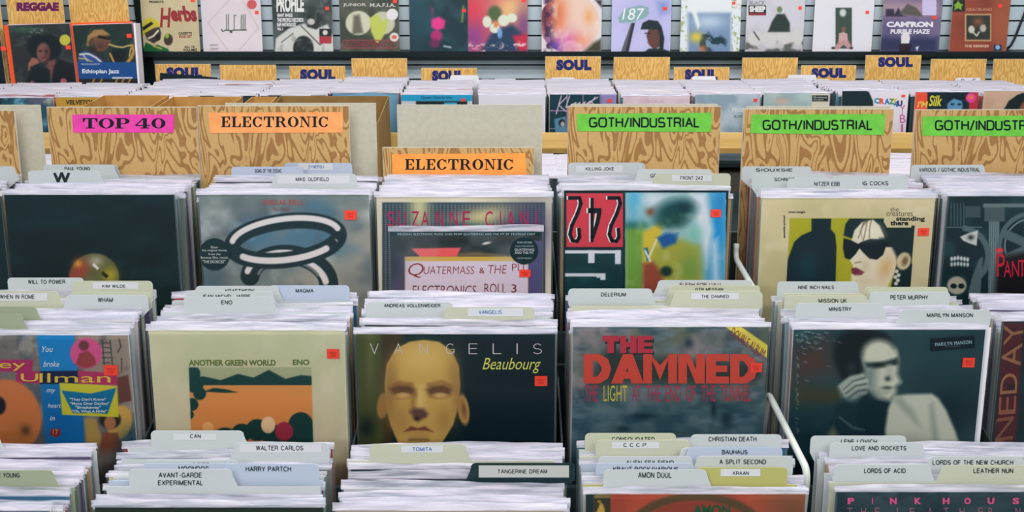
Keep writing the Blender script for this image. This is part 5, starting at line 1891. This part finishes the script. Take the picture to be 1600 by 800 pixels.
def q11(a):
    a.C[:] = (222, 220, 224)
    a.box(1305.5, 12, 1331, 76, (62, 82, 70), .8)
    a.ell(1317, 20, 5, 6, (206, 216, 214), 1.5)
    a.ell(1318, 46, 3.5, 4.5, (132, 96, 78), .8)
    a.poly([(1311, 52), (1318, 50), (1324, 53), (1325, 66), (1310, 66)], (206, 168, 166), .8)
    a.poly([(1311, 64), (1318, 62), (1326, 64), (1331, 74), (1326, 77), (1318, 70), (1309, 78), (1303, 76)], (196, 150, 150), .8)
    a.ell(1302, 75, 3, 2, (70, 50, 46), .8)
    a.ell(1330, 75, 3, 2, (70, 50, 46), .8)


def q12(a):
    a.C[:] = (120, 108, 140)
    a.noise((92, 84, 118), 24, .4, .7, 2, .8)
    a.box(1374, 0, 1470, 24, (176, 148, 160), 8, .8)
    a.poly([(1384, 26), (1384, 14), (1396, 14), (1398, 22), (1404, 12), (1410, 24), (1416, 26)], (58, 54, 72), 1.2)
    a.poly([(1404, 22), (1418, 6), (1432, 12), (1442, 26)], (96, 92, 84), 1.5)
    a.poly([(1374, 58), (1466, 58), (1466, 82), (1374, 82)], (52, 56, 92), 5, .9)
    a.poly([(1408, 56), (1412, 50), (1420, 50), (1422, 60), (1420, 70), (1408, 69)], (226, 222, 222), .8)
    a.poly([(1404, 68), (1424, 68), (1422, 82), (1406, 82)], (40, 34, 40), 1)
    a.poly([(1430, 74), (1436, 72), (1433, 80)], (220, 220, 226), .8)


def q13(a):
    a.C[:] = (156, 78, 58)
    a.noise((132, 62, 48), 40, .4, .7, 2, .7)
    a.hgrad(1545, 1560, (186, 116, 78), 0, .4)
    a.box(1507.5, 21.5, 1549, 64.5, (196, 160, 112), .7)
    a.box(1510, 24, 1547, 62, (54, 58, 52), .7)
    a.noise((90, 92, 80), 4, .6, .8, 5, .0)
    a.ell(1518, 46, 5, 6, (210, 206, 190), 1)
    a.ell(1536, 44, 5, 6, (190, 186, 170), 1)
    a.line([(1520, 50), (1526, 56), (1530, 50)], 2.4, (206, 202, 186), .8)
    a.blob(1528, 34, 8, 7, (150, 92, 70), .9)
    a.box(1487, 0, 1507.5, 18, (26, 44, 40), .6)
    a.poly([(1490, 8), (1494, 5), (1497, 1), (1500, 5), (1505, 7), (1502, 11), (1503, 16), (1497, 13), (1491, 16), (1492, 11)], (140, 176, 52), .8)
    a.box(1552.5, 70, 1565, 80, (30, 66, 86), .6)
    a.ell(1559, 74, 3.5, 3.5, (150, 190, 226), .8)


KI = (30, 34, 34)
WL = (228, 226, 226)
display = [
    (226, 314, 1.5, 'beige cover with a yellow-hatted man and dark red lettering, first on the ledge', q1, (208, 194, 158),
     lettered(('H', (250, 12, 267, 43), (158, 56, 58), 2, dict(font=SERIF if 0 else None, bold=.03, shear=.1)), ('erbs', (267, 9, 308, 34), (158, 56, 58), 2, dict(bold=.05, shear=-.25)), ('PRESENTS:', (233, 1, 256, 5), KI, 2, dict(bold=.03)),
              ('CASSETTE', (279, 50, 300, 54), KI, 2, dict(bold=.03)), ('BULK SET', (280, 55, 300, 59), (158, 56, 58), 2, dict(bold=.03)), ('ALL 16', (288, 71, 304, 75), KI, 2, dict(bold=.03)), ('VOLUMES', (286, 76, 308, 80), KI, 2, dict(bold=.03))), [(298, -2, 304, 3)]),
    (319, 411.5, 0, 'white cover with fine green calligraphy inside a diamond of thin lines', q2, (218, 208, 212), lettered(('EXPLICIT', (328, 69, 341, 72), (60, 90, 80)), ('CONTENT', (328, 75, 341, 78), (60, 90, 80))), [(398.5, 17, 404, 22)]),
    (429, 521.5, 0, 'black and white cover with stacked white capitals and a red corner block', q3, (52, 62, 62),
     lettered(('PROFILE', (432, -6, 475, 19), (228, 228, 222), 2, dict(bold=.05)), ('GIANT SINGLE', (433, 21, 457, 26.5), WL, 2, dict(bold=.05)), ('THE PROFILE RECORDS', (433, 28, 474, 34.5), WL, 2, dict(bold=.05)), ('RAP ANTHOLOGY', (433, 35.5, 463, 41.5), WL, 2, dict(bold=.05)),
              ('VOL. 1', (433, 43, 442, 47.5), WL, 2, dict(bold=.05))), [(508.5, 10.5, 514, 16)]),
    (533, 625, 0, 'olive cover with two pale rounded shapes and white round stickers', q4, (64, 72, 60), lettered(('JUNIOR', (536, 5, 572, 11), (206, 206, 196), 2, dict(bold=.02)), ('M.A.F.I.A.', (578, 5, 618, 11), (206, 206, 196), 2, dict(bold=.02)), ('CONSPIRACY', (539, 65, 616, 73), (140, 56, 66), 2, dict(bold=.02))), [(614, -2, 620, 5)]),
    (641, 731, 0, 'dark teal cover with magenta blots', q5, (20, 52, 62), None, [(722, 14, 728, 19)]),
    (732, 824, 0, 'rainbow-coloured cover with white petals and a green head', q6, (196, 92, 104), None, [(815, -2, 821, 3)]),
    (846, 939, 0, 'white cover with a large orange and purple globe', q7, (222, 212, 212), None, []),
    (954.5, 1046.5, 0, 'lavender cover with a man in a black cap under a number sign', q8, (186, 184, 222), lettered(('187', (972, 13, 1007, 31), (232, 236, 236), 2, dict(shear=.2, bold=.0))), [(1035.5, 11, 1042, 16)]),
    (1061.5, 1154.5, 0, 'white cover with a smeared blue and yellow abstract picture', q9, (222, 226, 228), None, [(1144, 3, 1149, 7)]),
    (1163, 1253, 1, 'pale grey cover with a dark seated figure among white animals', q10, (206, 204, 210), lettered(('BLACK', (1171, 1, 1196, 8), (150, 156, 156), 2, dict(bold=.03))), [(1247.5, 10, 1252.5, 15)]),
    (1268, 1360, 1, 'white cover with a small man in a pink suit before a dark doorway', q11, (222, 220, 224), None, [(1352.5, 17, 1357.5, 21.5)]),
    (1374, 1465, 1, 'purple cover with bold white lettering over a dark skyline', q12, (120, 108, 140),
     lettered(("CAM'RON", (1385, 33.5, 1458, 42.5), (232, 226, 232), 2, dict(bold=.06)), ('PURPLE HAZE', (1391, 45.5, 1453, 53), (228, 222, 230), 2, dict(bold=.05, shear=.1))), [(1457, 25, 1463, 30)]),
    (1481, 1570, 1, 'red-brown cover with a small framed picture in its middle', q13, (156, 78, 58), lettered(('GRACELAND', (1510, 12.5, 1550, 17), (206, 150, 120), 2, dict(bold=.02)), ('THE REMIXES', (1507, 70, 1545, 74), (222, 190, 160), 2, dict(bold=.03))), [(1560, 6.5, 1565.5, 12)]),
]


def x_prof(P, th):
    m = MB()
    letters(m, P, 'SHEEP', (1171, 9.5, 1196, 19), (226, 228, 226), 4, None, .06)
    patch(m, P, rect(1169.5, 8.5, 1197, 20.5), (40, 44, 46), 2)
    patch(m, P, rect(1169.5, 20.5, 1197, 24), (150, 52, 62), 2)
    m.build('title_block', th)


def x_lav(P, th):
    m = MB()
    patch(m, P, rect(1457 - 16, -1, 1463, 24), (206, 196, 226), 3)
    m.build('paper_note', th)


for i, (xl, xr, dy, lab, fn, base, words, prices) in enumerate(display):
    b = pt((xl + xr) / 2, 80.5 + dy, 99)
    P = Panel((b[0], WALL_LP[1] - .012, WALL_LP[2] + .0006), math.radians(8.2))
    a, c = P.loc(xl, 80), P.loc(xr, 80)
    record(P, c[0] - a[0], .314, lab, fn, base, words, .0028, .92, prices, True, x_prof if i == 9 else x_lav if i == 11 else None,
           None, 'face-out records on the black ledge', .006, .001, 300 + i)

# ------------------------------------------------------------------ the back rack: front covers of its upper row
def b_cyan(a):
    a.C[:] = (206, 210, 214)
    a.box(600, 140, 745, 158, (34, 164, 204), .7)
    a.poly([(650, 158), (730, 158), (730, 220), (648, 220)], (20, 40, 46), 1)
    a.box(694, 160, 714, 175, (60, 170, 206), .8)


def b_script(a):
    a.C[:] = (16, 62, 74)
    for x in (886, 911, 938):
        a.line([(x, 140), (x, 260)], 1.2, (190, 150, 190), .5)
    for y in (173, 201):
        a.line([(855, y), (965, y)], 1.2, (190, 150, 190), .5)
    a.box(939, 140, 964, 172, (150, 140, 190), .8)
    a.poly([(866, 186), (884, 182), (886, 210), (868, 212)], (96, 150, 176), .8)
    a.ell(878, 192, 5, 6, (30, 36, 40), 1)
    a.ell(879, 194, 3, 4, (206, 196, 186), 1)
    K = (236, 206, 226)
    for p in ([(877, 150), (869, 178)], [(886, 151), (873, 164), (884, 174)], [(890, 150), (884, 168), (890, 166)], [(890, 166), (900, 160), (898, 166), (906, 160), (906, 166), (914, 159), (913, 166), (922, 158), (920, 164), (930, 152)],
              [(912, 165), (934, 152)], [(924, 158), (928, 164)]):
        a.line(p, 1.5, K, .5)


def b_pink(a):
    a.C[:] = (226, 206, 214)
    a.noise((214, 186, 196), 14, .45, .7, 2, .8)


def b_mist(a):
    a.C[:] = (150, 172, 184)
    a.noise((196, 208, 216), 26, .4, .7, 2, .9)
    a.blob(1170, 190, 16, 30, (110, 134, 148), .7)


def b_teal(a):
    a.C[:] = (150, 176, 176)
    a.noise((186, 200, 196), 30, .4, .7, 3, .9)
    a.blob(1222, 158, 10, 5, (214, 170, 150), .8)
    a.box(1268.5, 146, 1296, 170, (214, 208, 186), .6)
    a.box(1269, 149, 1294, 158.5, (24, 40, 42), .6)


def b_white(a):
    a.C[:] = (228, 222, 228)
    a.poly([(1300, 140), (1350, 140), (1358, 144), (1364, 158), (1366, 190), (1362, 240), (1300, 240)], (14, 42, 46), .9)


def b_silk(a):
    a.C[:] = (14, 40, 46)
    a.box(1420, 140, 1449, 250, (232, 86, 56), .7)
    a.box(1514, 140, 1540, 250, (190, 50, 62), .7)
    a.ell(1492, 165, 12, 16, (96, 150, 186), 1.5)
    a.poly([(1478, 150), (1490, 147), (1506, 150), (1504, 158), (1490, 154), (1480, 162)], (12, 30, 40), 1)
    a.ell(1488, 163, 3, 1.5, (16, 36, 50), .8)
    a.ell(1499, 163, 3, 1.5, (16, 36, 50), .8)
    a.ell(1517, 153, 8, 7.5, (226, 66, 156), .8)
    a.ell(1517, 152, 4, 3.5, (240, 120, 80), .8)


def b_tan(a):
    a.C[:] = (206, 174, 146)
    a.noise((190, 156, 130), 18, .4, .7, 2, .7)
    a.poly([(1568, 172), (1576, 158), (1590, 148), (1606, 143), (1640, 140), (1640, 240), (1560, 240)], (16, 34, 36), 1)
    a.ell(1608, 176, 16, 20, (140, 86, 62), 2)


def b_blue(a):
    a.C[:] = (40, 84, 104)
    a.noise((110, 170, 190), 16, .45, .7, 2, .9)
    a.noise((20, 46, 56), 10, .55, .75, 5, .9)
    a.box(42, 140, 90, 165, (96, 96, 116), 4, .7)
    a.noise((206, 206, 210), 12, .6, .8, 7, .6)
    a.noise((160, 170, 120), 18, .6, .8, 9, .5)


def b_yell(a):
    a.C[:] = (206, 166, 64)
    a.noise((190, 146, 52), 20, .4, .7, 2, .6)


soul_fronts = [
    (-22, 83, 153, 'blue and grey mottled cover beneath the far left white sleeves', b_blue, (40, 84, 104), None, []),
    (87, 152, 152, None, None, None, None, None),
    (627, 737.5, 148, 'cover with a cyan title band behind the tall grey board', b_cyan, (206, 210, 214), lettered(('Queen Outerbridge', (658, 149.5, 706, 156), (30, 96, 130), 2, dict(bold=.02))), [(720.5, 154, 727, 158.5)]),
    (748, 852, 148, 'plain white cover beside the tall grey header board', None, (226, 224, 230), None, []),
    (859, 963, 147.5, 'dark teal cover with pink handwritten script and a grid of lines', b_script, (16, 62, 74), None, [(949, 155, 956, 160)]),
    (974, 1078, 150, 'pinkish white cover in the upper back row', b_pink, (226, 206, 214), lettered(('SOUL', (1010, 156, 1040, 161), (206, 176, 190))), []),
    (1087, 1188, 147.5, 'misty grey-blue cover with faint white capitals', b_mist, (150, 172, 184), lettered(('PRISM', (1144, 168, 1166, 175), (222, 226, 226), 2, dict(bold=.03)), ('RECORD', (1147, 180, 1160, 184), (60, 86, 96))), [(1177.5, 154, 1183, 159)]),
    (1194, 1297, 145.5, 'pale teal cover with a small black title box', b_teal, (150, 176, 176), lettered(('Greatest', (1271, 150, 1292, 153.5), (206, 206, 196)), ('Gospel', (1271, 154.5, 1286, 157.5), (206, 206, 196))), []),
    (1316.5, 1420, 142, 'white cover with a black rounded shape and multi-coloured letters', b_white, (228, 222, 228),
     lettered(*[(c, (x, 153 + dy, x + 8, 162 + dy), col, 2, dict(bold=.06)) for c, x, dy, col in [('C', 1366, 0, (40, 150, 180)), ('R', 1374, .5, (226, 90, 60)), ('A', 1382, 1, (60, 110, 180)), ('Z', 1389, 1, (60, 160, 90)), ('Y', 1394, .5, (226, 190, 60)), ('4', 1396, 5, (60, 120, 190)), ('U', 1402, 4, (50, 60, 120))]],
              ('Y', (1406, 164, 1414, 178), (196, 90, 160)), ('B', (1406, 179, 1415, 192), (196, 90, 160)), ('I', (1408, 194, 1411, 206), (196, 90, 160))), [(1408.5, 148, 1414, 152)]),
    (1431, 1529, 144, 'black cover with red sides, a blue face and yellow lettering', b_silk, (14, 40, 46), lettered(("I'M", (1433, 158, 1450, 168), (240, 196, 90), 2, dict(bold=.03, shear=.2)), ('Silk', (1451, 149, 1472, 166), (226, 214, 70), 2, dict(bold=.02, shear=.3))), []),
    (1538, 1641, 142, 'tan cover with an arch of black hair, last in the upper back row', b_tan, (206, 174, 146), None, []),
]
for i, (xl, xr, y, lab, fn, base, words, prices) in enumerate(soul_fronts):
    if i == 1:
        xl, xr, y, lab, fn, base, words, prices = 87, 190, 152, 'yellow cover with black lettering beneath the far left white sleeves', b_yell, (206, 166, 64), lettered(('VELVETONE', (103, 156, 154, 163.5), (60, 50, 30), 2, dict(bold=.04, shear=.1))), []
    P, w, h = place(4, 0, xl, xr, y)
    record(P, w, h, lab, fn, base, words, .003, .7, prices, True, None, None, 'front covers of the upper back row', .010, .0014, 400 + i)

# a few white tab dividers among them
for n, (x0, x1, y, word) in enumerate([(704, 747, 117.5, None), (772, 806, 123, None), (862, 898, 121, None), (1082, 1118, 119, None), (1232, 1275, 117, None), (1494, 1532, 121.5, 'R C')]):
    t = [.955, .95, .96, .93, .955, .96][n]
    P, w, h = place(4, t, x0, x1, y)
    g = root('divider_card', P.M, f'white tab divider of the upper back row, {["in front of the third SOUL board", "above the plain white cover", "above the cover with pink script", "in front of the sunken SOUL board", "left of the straight-edged SOUL board", "bearing large black letters"][n]}', 'divider', 'white tab dividers in the back rack')
    m = MB()
    b = w / 2
    m.prism([(-.14, 0), (.14, 0), (.14, h - .022), (b + .004, h - .022), (b, h - .004), (b - .005, h), (-b + .005, h), (-b, h - .004), (-b - .004, h - .022), (-.14, h - .022)], 0, .001, mat('divider_plastic_white', (222, 220, 224), .4, .3))
    cb = m.build('card', g)
    if word:
        m = MB()
        letters(m, P, 'R', (1502, 123.5, 1507, 129), KI, 2, SANS)
        letters(m, P, 'C', (1519, 123, 1525, 128), KI, 2, SANS)
        m.build('tab_lettering', cb)

# ------------------------------------------------------------------ the far left display
base_pt = pt(120, 135.5, 102)
SH_Z = base_pt[2]
xa, xb = pt(-160, 135, 102)[0], pt(216, 135, 102)[0]
t = root('display_riser', Matrix.Translation(((xa + xb) / 2, base_pt[1], 0.52)), 'pale riser under the face-out records at the far left', 'shelf')
m = MB()
m.box(-(xb - xa) / 2, (xb - xa) / 2, -.02, .075, SH_Z - .52 - .018, SH_Z - .52, WHITE)
m.build('shelf_board', t)
for x in (-(xb - xa) / 2 + .01, -.12, (xb - xa) / 2 - .025):
    m = MB()
    m.box(x, x + .015, -.01, .045, -.022, SH_Z - .52 - .018, WHITE)
    m.build('support', t)


def d_left(a):
    a.C[:] = (46, 50, 52)
    a.noise((74, 82, 82), 16, .5, .75, 2, .7)
    a.blob(36, 46, 26, 5, (60, 110, 80), .7)
    w = np.exp(-((a.X - 58) / 24) ** 2 - ((a.Y - 56) / 12) ** 2)
    n = vnoise(a.X / 6, a.Y / 3, 5)
    a.put(np.clip((n - .55) * 5, 0, 1) * w, (150, 160, 160))
    a.ell(76, 76, 20, 22, (18, 30, 36), 3)
    a.ell(58, 72, 15, 18, (22, 32, 38), 3)
    a.ell(67.5, 82, 10.5, 15, (128, 86, 78), 1.5)
    a.blob(74, 84, 5, 12, (76, 46, 48), .7)
    for x in (63, 72):
        a.ell(x, 80, 2.4, 1.2, (36, 24, 26), .8)
    a.ell(68, 90, 3.5, 1.6, (112, 50, 52), .9)
    a.poly([(44, 100), (50, 90), (58, 92), (62, 98), (52, 102), (50, 112), (44, 110)], (160, 104, 86), 1.2)
    a.poly([(74, 96), (86, 92), (88, 106), (80, 122), (74, 108)], (122, 76, 70), 2)
    a.poly([(48, 104), (62, 102), (78, 110), (78, 140), (40, 140)], (22, 34, 40), 2)
    a.poly([(84, 104), (92, 92), (116, 100), (122, 140), (80, 140)], (24, 28, 36), 2.5)
    a.ell(99, 127, 5, 4.5, (176, 96, 106), 1)
    a.ell(50, 129, 3, 3, (150, 90, 96), 1)
    a.ell(101.5, 62.5, 8.5, 8.5, (196, 190, 70), .7)


def d_right(a):
    a.C[:] = (30, 50, 46)
    a.noise((52, 72, 58), 12, .5, .75, 2, .7)
    a.poly([(135, 70), (137, 56), (147, 47), (160, 45.5), (168, 51), (172, 55), (160, 56), (152, 58), (146, 66), (142, 74)], (164, 128, 80), 1.4)
    a.poly([(137, 66), (142, 60), (150, 57), (145, 68), (141, 74)], (90, 66, 44), 1.6, .9)
    a.poly([(146, 64), (152, 56), (168, 55), (174, 62), (172, 70), (170, 74), (163, 80), (152, 80)], (112, 76, 60), 1.6)
    a.blob(158, 72, 7, 6, (76, 50, 42), .7)
    a.line([(155, 57.5), (171, 60.5)], 4, (20, 26, 28), 1)
    a.poly([(141, 70), (150, 78), (164, 92), (168, 99), (146, 99), (136, 86)], (50, 42, 40), 2.5)
    a.line([(171, 69.5), (180, 72.5), (191, 74), (202, 71), (207, 71)], 2.2, (214, 182, 108), .9)
    a.line([(206, 71), (209, 80), (205, 90), (199, 98)], 5, (186, 142, 66), 1.4)
    a.line([(204, 76), (202, 88)], 1.4, (236, 210, 140), .8)
    a.poly([(176, 77), (199, 79), (193, 98), (172, 98)], (14, 28, 28), 2.5)
    a.poly([(123, 84), (132, 79), (146, 84), (158, 92), (164, 98), (122, 98)], (54, 84, 150), 1.5)
    a.line([(125, 85), (138, 84), (150, 90), (158, 97)], 2.6, (226, 218, 192), 1)
    a.line([(123, 91), (134, 92), (144, 97)], 1.8, (206, 180, 70), .9)
    a.line([(130, 86), (137, 95)], 1.6, (206, 210, 220), .9)
    a.line([(172, 84), (178, 97)], 3, (196, 150, 70), 1)
    a.box(110, 97, 225, 123.5, (24, 78, 140), .7)
    a.box(175, 120.5, 207, 123, (222, 222, 226), .6)
    a.box(110, 123.5, 225, 160, (40, 36, 34), .7)
    for x in (140, 152, 176, 186, 196):
        a.line([(x, 140), (x + 7, 124)], 3, (186, 140, 60), 1, .8)


def stand(px, y, s, lean, dy=0.0):
    b = pt(px, y, 102)
    return Panel((b[0], b[1] + dy, SH_Z + .0016), math.radians(lean))


for (xl, xr, lab, fn, base, words, prices, n) in [
    (-84, 10, 'dark record cover cut off at the far left beside an orange board', None, (16, 32, 38), None, [(1.5, 73, 9, 79)], 0),
    (25, 120, 'record cover of a dark-haired woman resting her chin on her hand', d_left, (46, 50, 52), None, [(103.5, 71, 110.5, 77)], 1),
    (124.5, 216, 'record cover of a man in a hat playing a brass instrument over a blue band', d_right, (30, 50, 46),
     lettered(('Ethiopian Jazz', (128.5, 108, 186.5, 116.5), (232, 236, 240), 3, dict(bold=.025)), ('THE ROUGH GUIDE TO', (127, 99, 156, 101.8), (206, 214, 226), 3)), [(198.5, 53, 205.5, 59)], 2)]:
    P = stand((xl + xr) / 2, 135, 102, 8)
    a, b = P.loc(xl, 134), P.loc(xr, 134)
    P = Panel((P.b[0] + (a[0] + b[0]) / 2, P.b[1], P.b[2]), math.radians(8), -.03)
    record(P, b[0] - a[0], .31, lab, fn, base, words, .0028, 1.0, prices, True, None, None, 'face-out records at the far left', .004, .001, 500 + n)
for (x0, x1, lab) in [(10, 108, 'bright orange board behind the cover of the dark-haired woman'), (112, 211, 'bright orange board behind the cover of the man in a hat')]:
    P = stand((x0 + x1) / 2, 135, 101, 8, .012)
    a, b = P.loc(x0 + 8, 134), P.loc(x1 + 6, 134)
    w = b[0] - a[0]
    P = Panel((P.b[0] + (a[0] + b[0]) / 2, P.b[1], P.b[2]), math.radians(8), -.03)
    h = P.loc(60, 37.5)[1]
    m = MB()
    m.box(-w / 2, w / 2, 0, .003, 0, h, mat('fluorescent_orange_card', (255, 92, 40), .6, .2))
    o = m.build('backing_board')
    o.matrix_world = P.M
    tag(o, lab, 'board', 'orange boards at the far left')
for k, (x0, x1, word, lab) in enumerate([(-80, 6, None, 'wooden header board sliver at the far left top corner'), (16, 104, 'REGGAE', 'wooden header board lettered REGGAE in purple'),
                                         (113, 205, None, 'plain wooden header board right of the REGGAE one')]):
    P = stand((x0 + x1) / 2, 135, 97, 8, .045)
    a, b = P.loc(x0, 40), P.loc(x1, 40)
    w = b[0] - a[0]
    P = Panel((P.b[0] + (a[0] + b[0]) / 2, P.b[1] - .0, P.b[2]), math.radians(8), -.02)
    g = root('header_card', P.M, lab, 'sign board', 'header boards at the far left')
    m = MB()
    m.box(-w / 2, w / 2, 0, .004, 0, .53, GREY_BOARD)
    m.build('board', g)
    m = MB()
    m.box(-w / 2 + .001, w / 2 - .001, -.0006, -.0001, 0, .529, WOOD_B[k % 3])
    m.build('woodgrain_facing', g)
    if word:
        m = MB()
        letters(m, P, word, (26, 3.5, 92, 17.5), PURP, 3, None, bold=.075)
        m.build('sign_lettering', g)
P = stand(214, 137, 101.5, 8, 0)
m = MB()
m.box(0.010, .020, -.01, .06, 0, P.loc(214, 36)[1], WHITE)
o = m.build('end_panel')
o.matrix_world = P.M
tag(o, 'white upright panel between the face-out records and the black upright', 'panel')

# ------------------------------------------------------------------ open cardboard cartons standing before the upper back row
KRAFT = noisy('kraft_cardboard', (176, 128, 66), (192, 145, 82), 14, .8, .15)
KRAFT_D = noisy('brown_cardboard', (128, 100, 58), (142, 112, 66), 14, .8, .15)
floor5 = ROWS[5].foot(.9)


def carton(xl, xr, ytop, s_b, s_f, label, km, low=0.0, slot=None):
    b0, b1 = pt(xl, ytop, s_b), pt(xr, ytop, s_b)
    yb, yf = b0[1], pt(xl, ytop, s_f)[1]
    x0, x1, zt, zb = b0[0], b1[0], b0[2], floor5[2] + .006
    g = root('carton', Matrix.Translation(((x0 + x1) / 2, yf, zb)), label, 'box', 'cardboard cartons in the back rack')
    w, d, h, k = (x1 - x0) / 2, yb - yf, zt - zb, .005
    for nm, bx, hh in (('front_wall', (-w, w, 0, k), h - low), ('back_wall', (-w, w, d - k, d), h), ('side_wall', (-w, -w + k, k, d - k), h), ('side_wall', (w - k, w, k, d - k), h)):
        m = MB()
        if nm == 'side_wall' and low:
            x0_, x1_ = bx[0], bx[1]
            m.add([(x0_, bx[2], 0), (x1_, bx[2], 0), (x1_, bx[3], 0), (x0_, bx[3], 0), (x0_, bx[2], hh - low), (x1_, bx[2], hh - low), (x1_, bx[3], hh), (x0_, bx[3], hh)],
                  [(0, 3, 2, 1), (4, 5, 6, 7), (0, 1, 5, 4), (1, 2, 6, 5), (2, 3, 7, 6), (3, 0, 4, 7)], km)
        else:
            m.box(*bx, 0, hh, km)
        m.build(nm, g)
    m = MB()
    m.box(-w + k, w - k, k, d - k, 0, k, km)
    m.build('base', g)
    if slot:
        m = MB()
        m.box(-w * .8, w * .62, -.001, 0, h - .058, h - .036, mat('carton_hand_hole', (20, 26, 24), .9, .1))
        m.build('hand_hole', g)


carton(162, 264, 149, 117, 124, 'brown cardboard carton with a dark hand hole, above the TOP 40 board', KRAFT, 0, True)
carton(270, 379, 151, 117, 124, 'golden brown cardboard carton between the hand-hole carton and the open one', KRAFT)
carton(394, 434, 151, 117, 122, 'narrow cardboard carton beside the large open one', KRAFT)
carton(438, 608, 150, 117, 128, 'large open cardboard carton behind the ELECTRONIC board', KRAFT_D, .03)

# ------------------------------------------------------------------ the many more sleeves filed in the back rack
mb = MB()
bag = random.Random(5)
J = [mat('far_jacket_%d' % i, c, .6, .2) for i, c in enumerate([(206, 200, 206), (50, 70, 76), (150, 80, 80), (90, 130, 150), (214, 208, 190), (30, 44, 50)])]
FARFLAP = film('far_sleeve_plastic', (212, 206, 214), .86, .3, .2)


def far(row, px, t0, t1, n, lift=0.0):
    R = ROWS[row]
    xw = (px - 800) / (112 if row == 4 else 126) * UNIT
    for k in range(n):
        t = t0 + (t1 - t0) * k / max(1, n - 1)
        q = R.foot(t, xw + bag.uniform(-.004, .004))
        A = np.array(Panel(q, LEAN, bag.uniform(-.006, .006)).M)
        h = .300 + bag.uniform(-.006, .006) + lift
        f = lambda L: [tuple(A[:3, :3] @ np.array(p) + A[:3, 3]) for p in L]
        a, T = .1555, .003
        mb.add(f([(-a, 0, .001), (a, 0, .001), (a, 0, h), (-a, 0, h), (-a, T, .001), (a, T, .001), (a, T, h), (-a, T, h)]),
               [(0, 1, 2, 3), (4, 7, 6, 5), (0, 4, 5, 1), (1, 5, 6, 2), (2, 6, 7, 3), (3, 7, 4, 0)], bag.choice(J))
        v, m_ = [], 14
        p0 = bag.uniform(0, 6)
        for z, y in ((h - .004, -.001), (h + .006, -.0005), (h + .013, .004), (h + .010, .011), (h + .004, .02)):
            for i in range(m_ + 1):
                x = -.16 + .32 * i / m_
                v.append((x, y + .0022 * math.sin(x * 31 + p0 + z * 90), z + .0016 * math.sin(x * 17 + 2 * p0)))
        mb.add(f(v), [(r * (m_ + 1) + i, r * (m_ + 1) + i + 1, (r + 1) * (m_ + 1) + i + 1, (r + 1) * (m_ + 1) + i) for r in range(4) for i in range(m_)], FARFLAP)


for px in (682, 800, 911, 1026, 1137, 1246, 1367, 1480, 1590):
    far(4, px, .05, .87, 15)
for px in (570, 458):
    far(4, px, .05, .9, 14, .012 if px == 570 else 0)
for px in (346, 255):
    far(4, px, .03, .88, 13)
for px in (30, 140, -80):
    far(4, px, .05, .66, 11, .0)
for px in (30, 690, 810, 905, 1300, 1425, 1550):
    far(5, px, .0, .95, 16)
o = mb.build('record_sleeves', None, True)
tag(o, 'white-topped plastic record sleeves packed along the back rack', 'record sleeves', None, 'stuff')

# black cable hanging down the wall
m = MB()
pts = []
for x, y in [(1599, -8), (1596, 10), (1592, 28), (1588, 46), (1585, 60), (1581, 71), (1576, 77)]:
    q = pt(x, y, 98.6)
    pts.append((q[0], Y_WALL - .01, q[2]))
m.tube(pts, .006, mat('black_cable_rubber', (12, 26, 32), .5, .4), 10)
o = m.build('power_cable', None, True)
tag(o, 'black cable hanging down the slatted wall at the far right', 'cable')
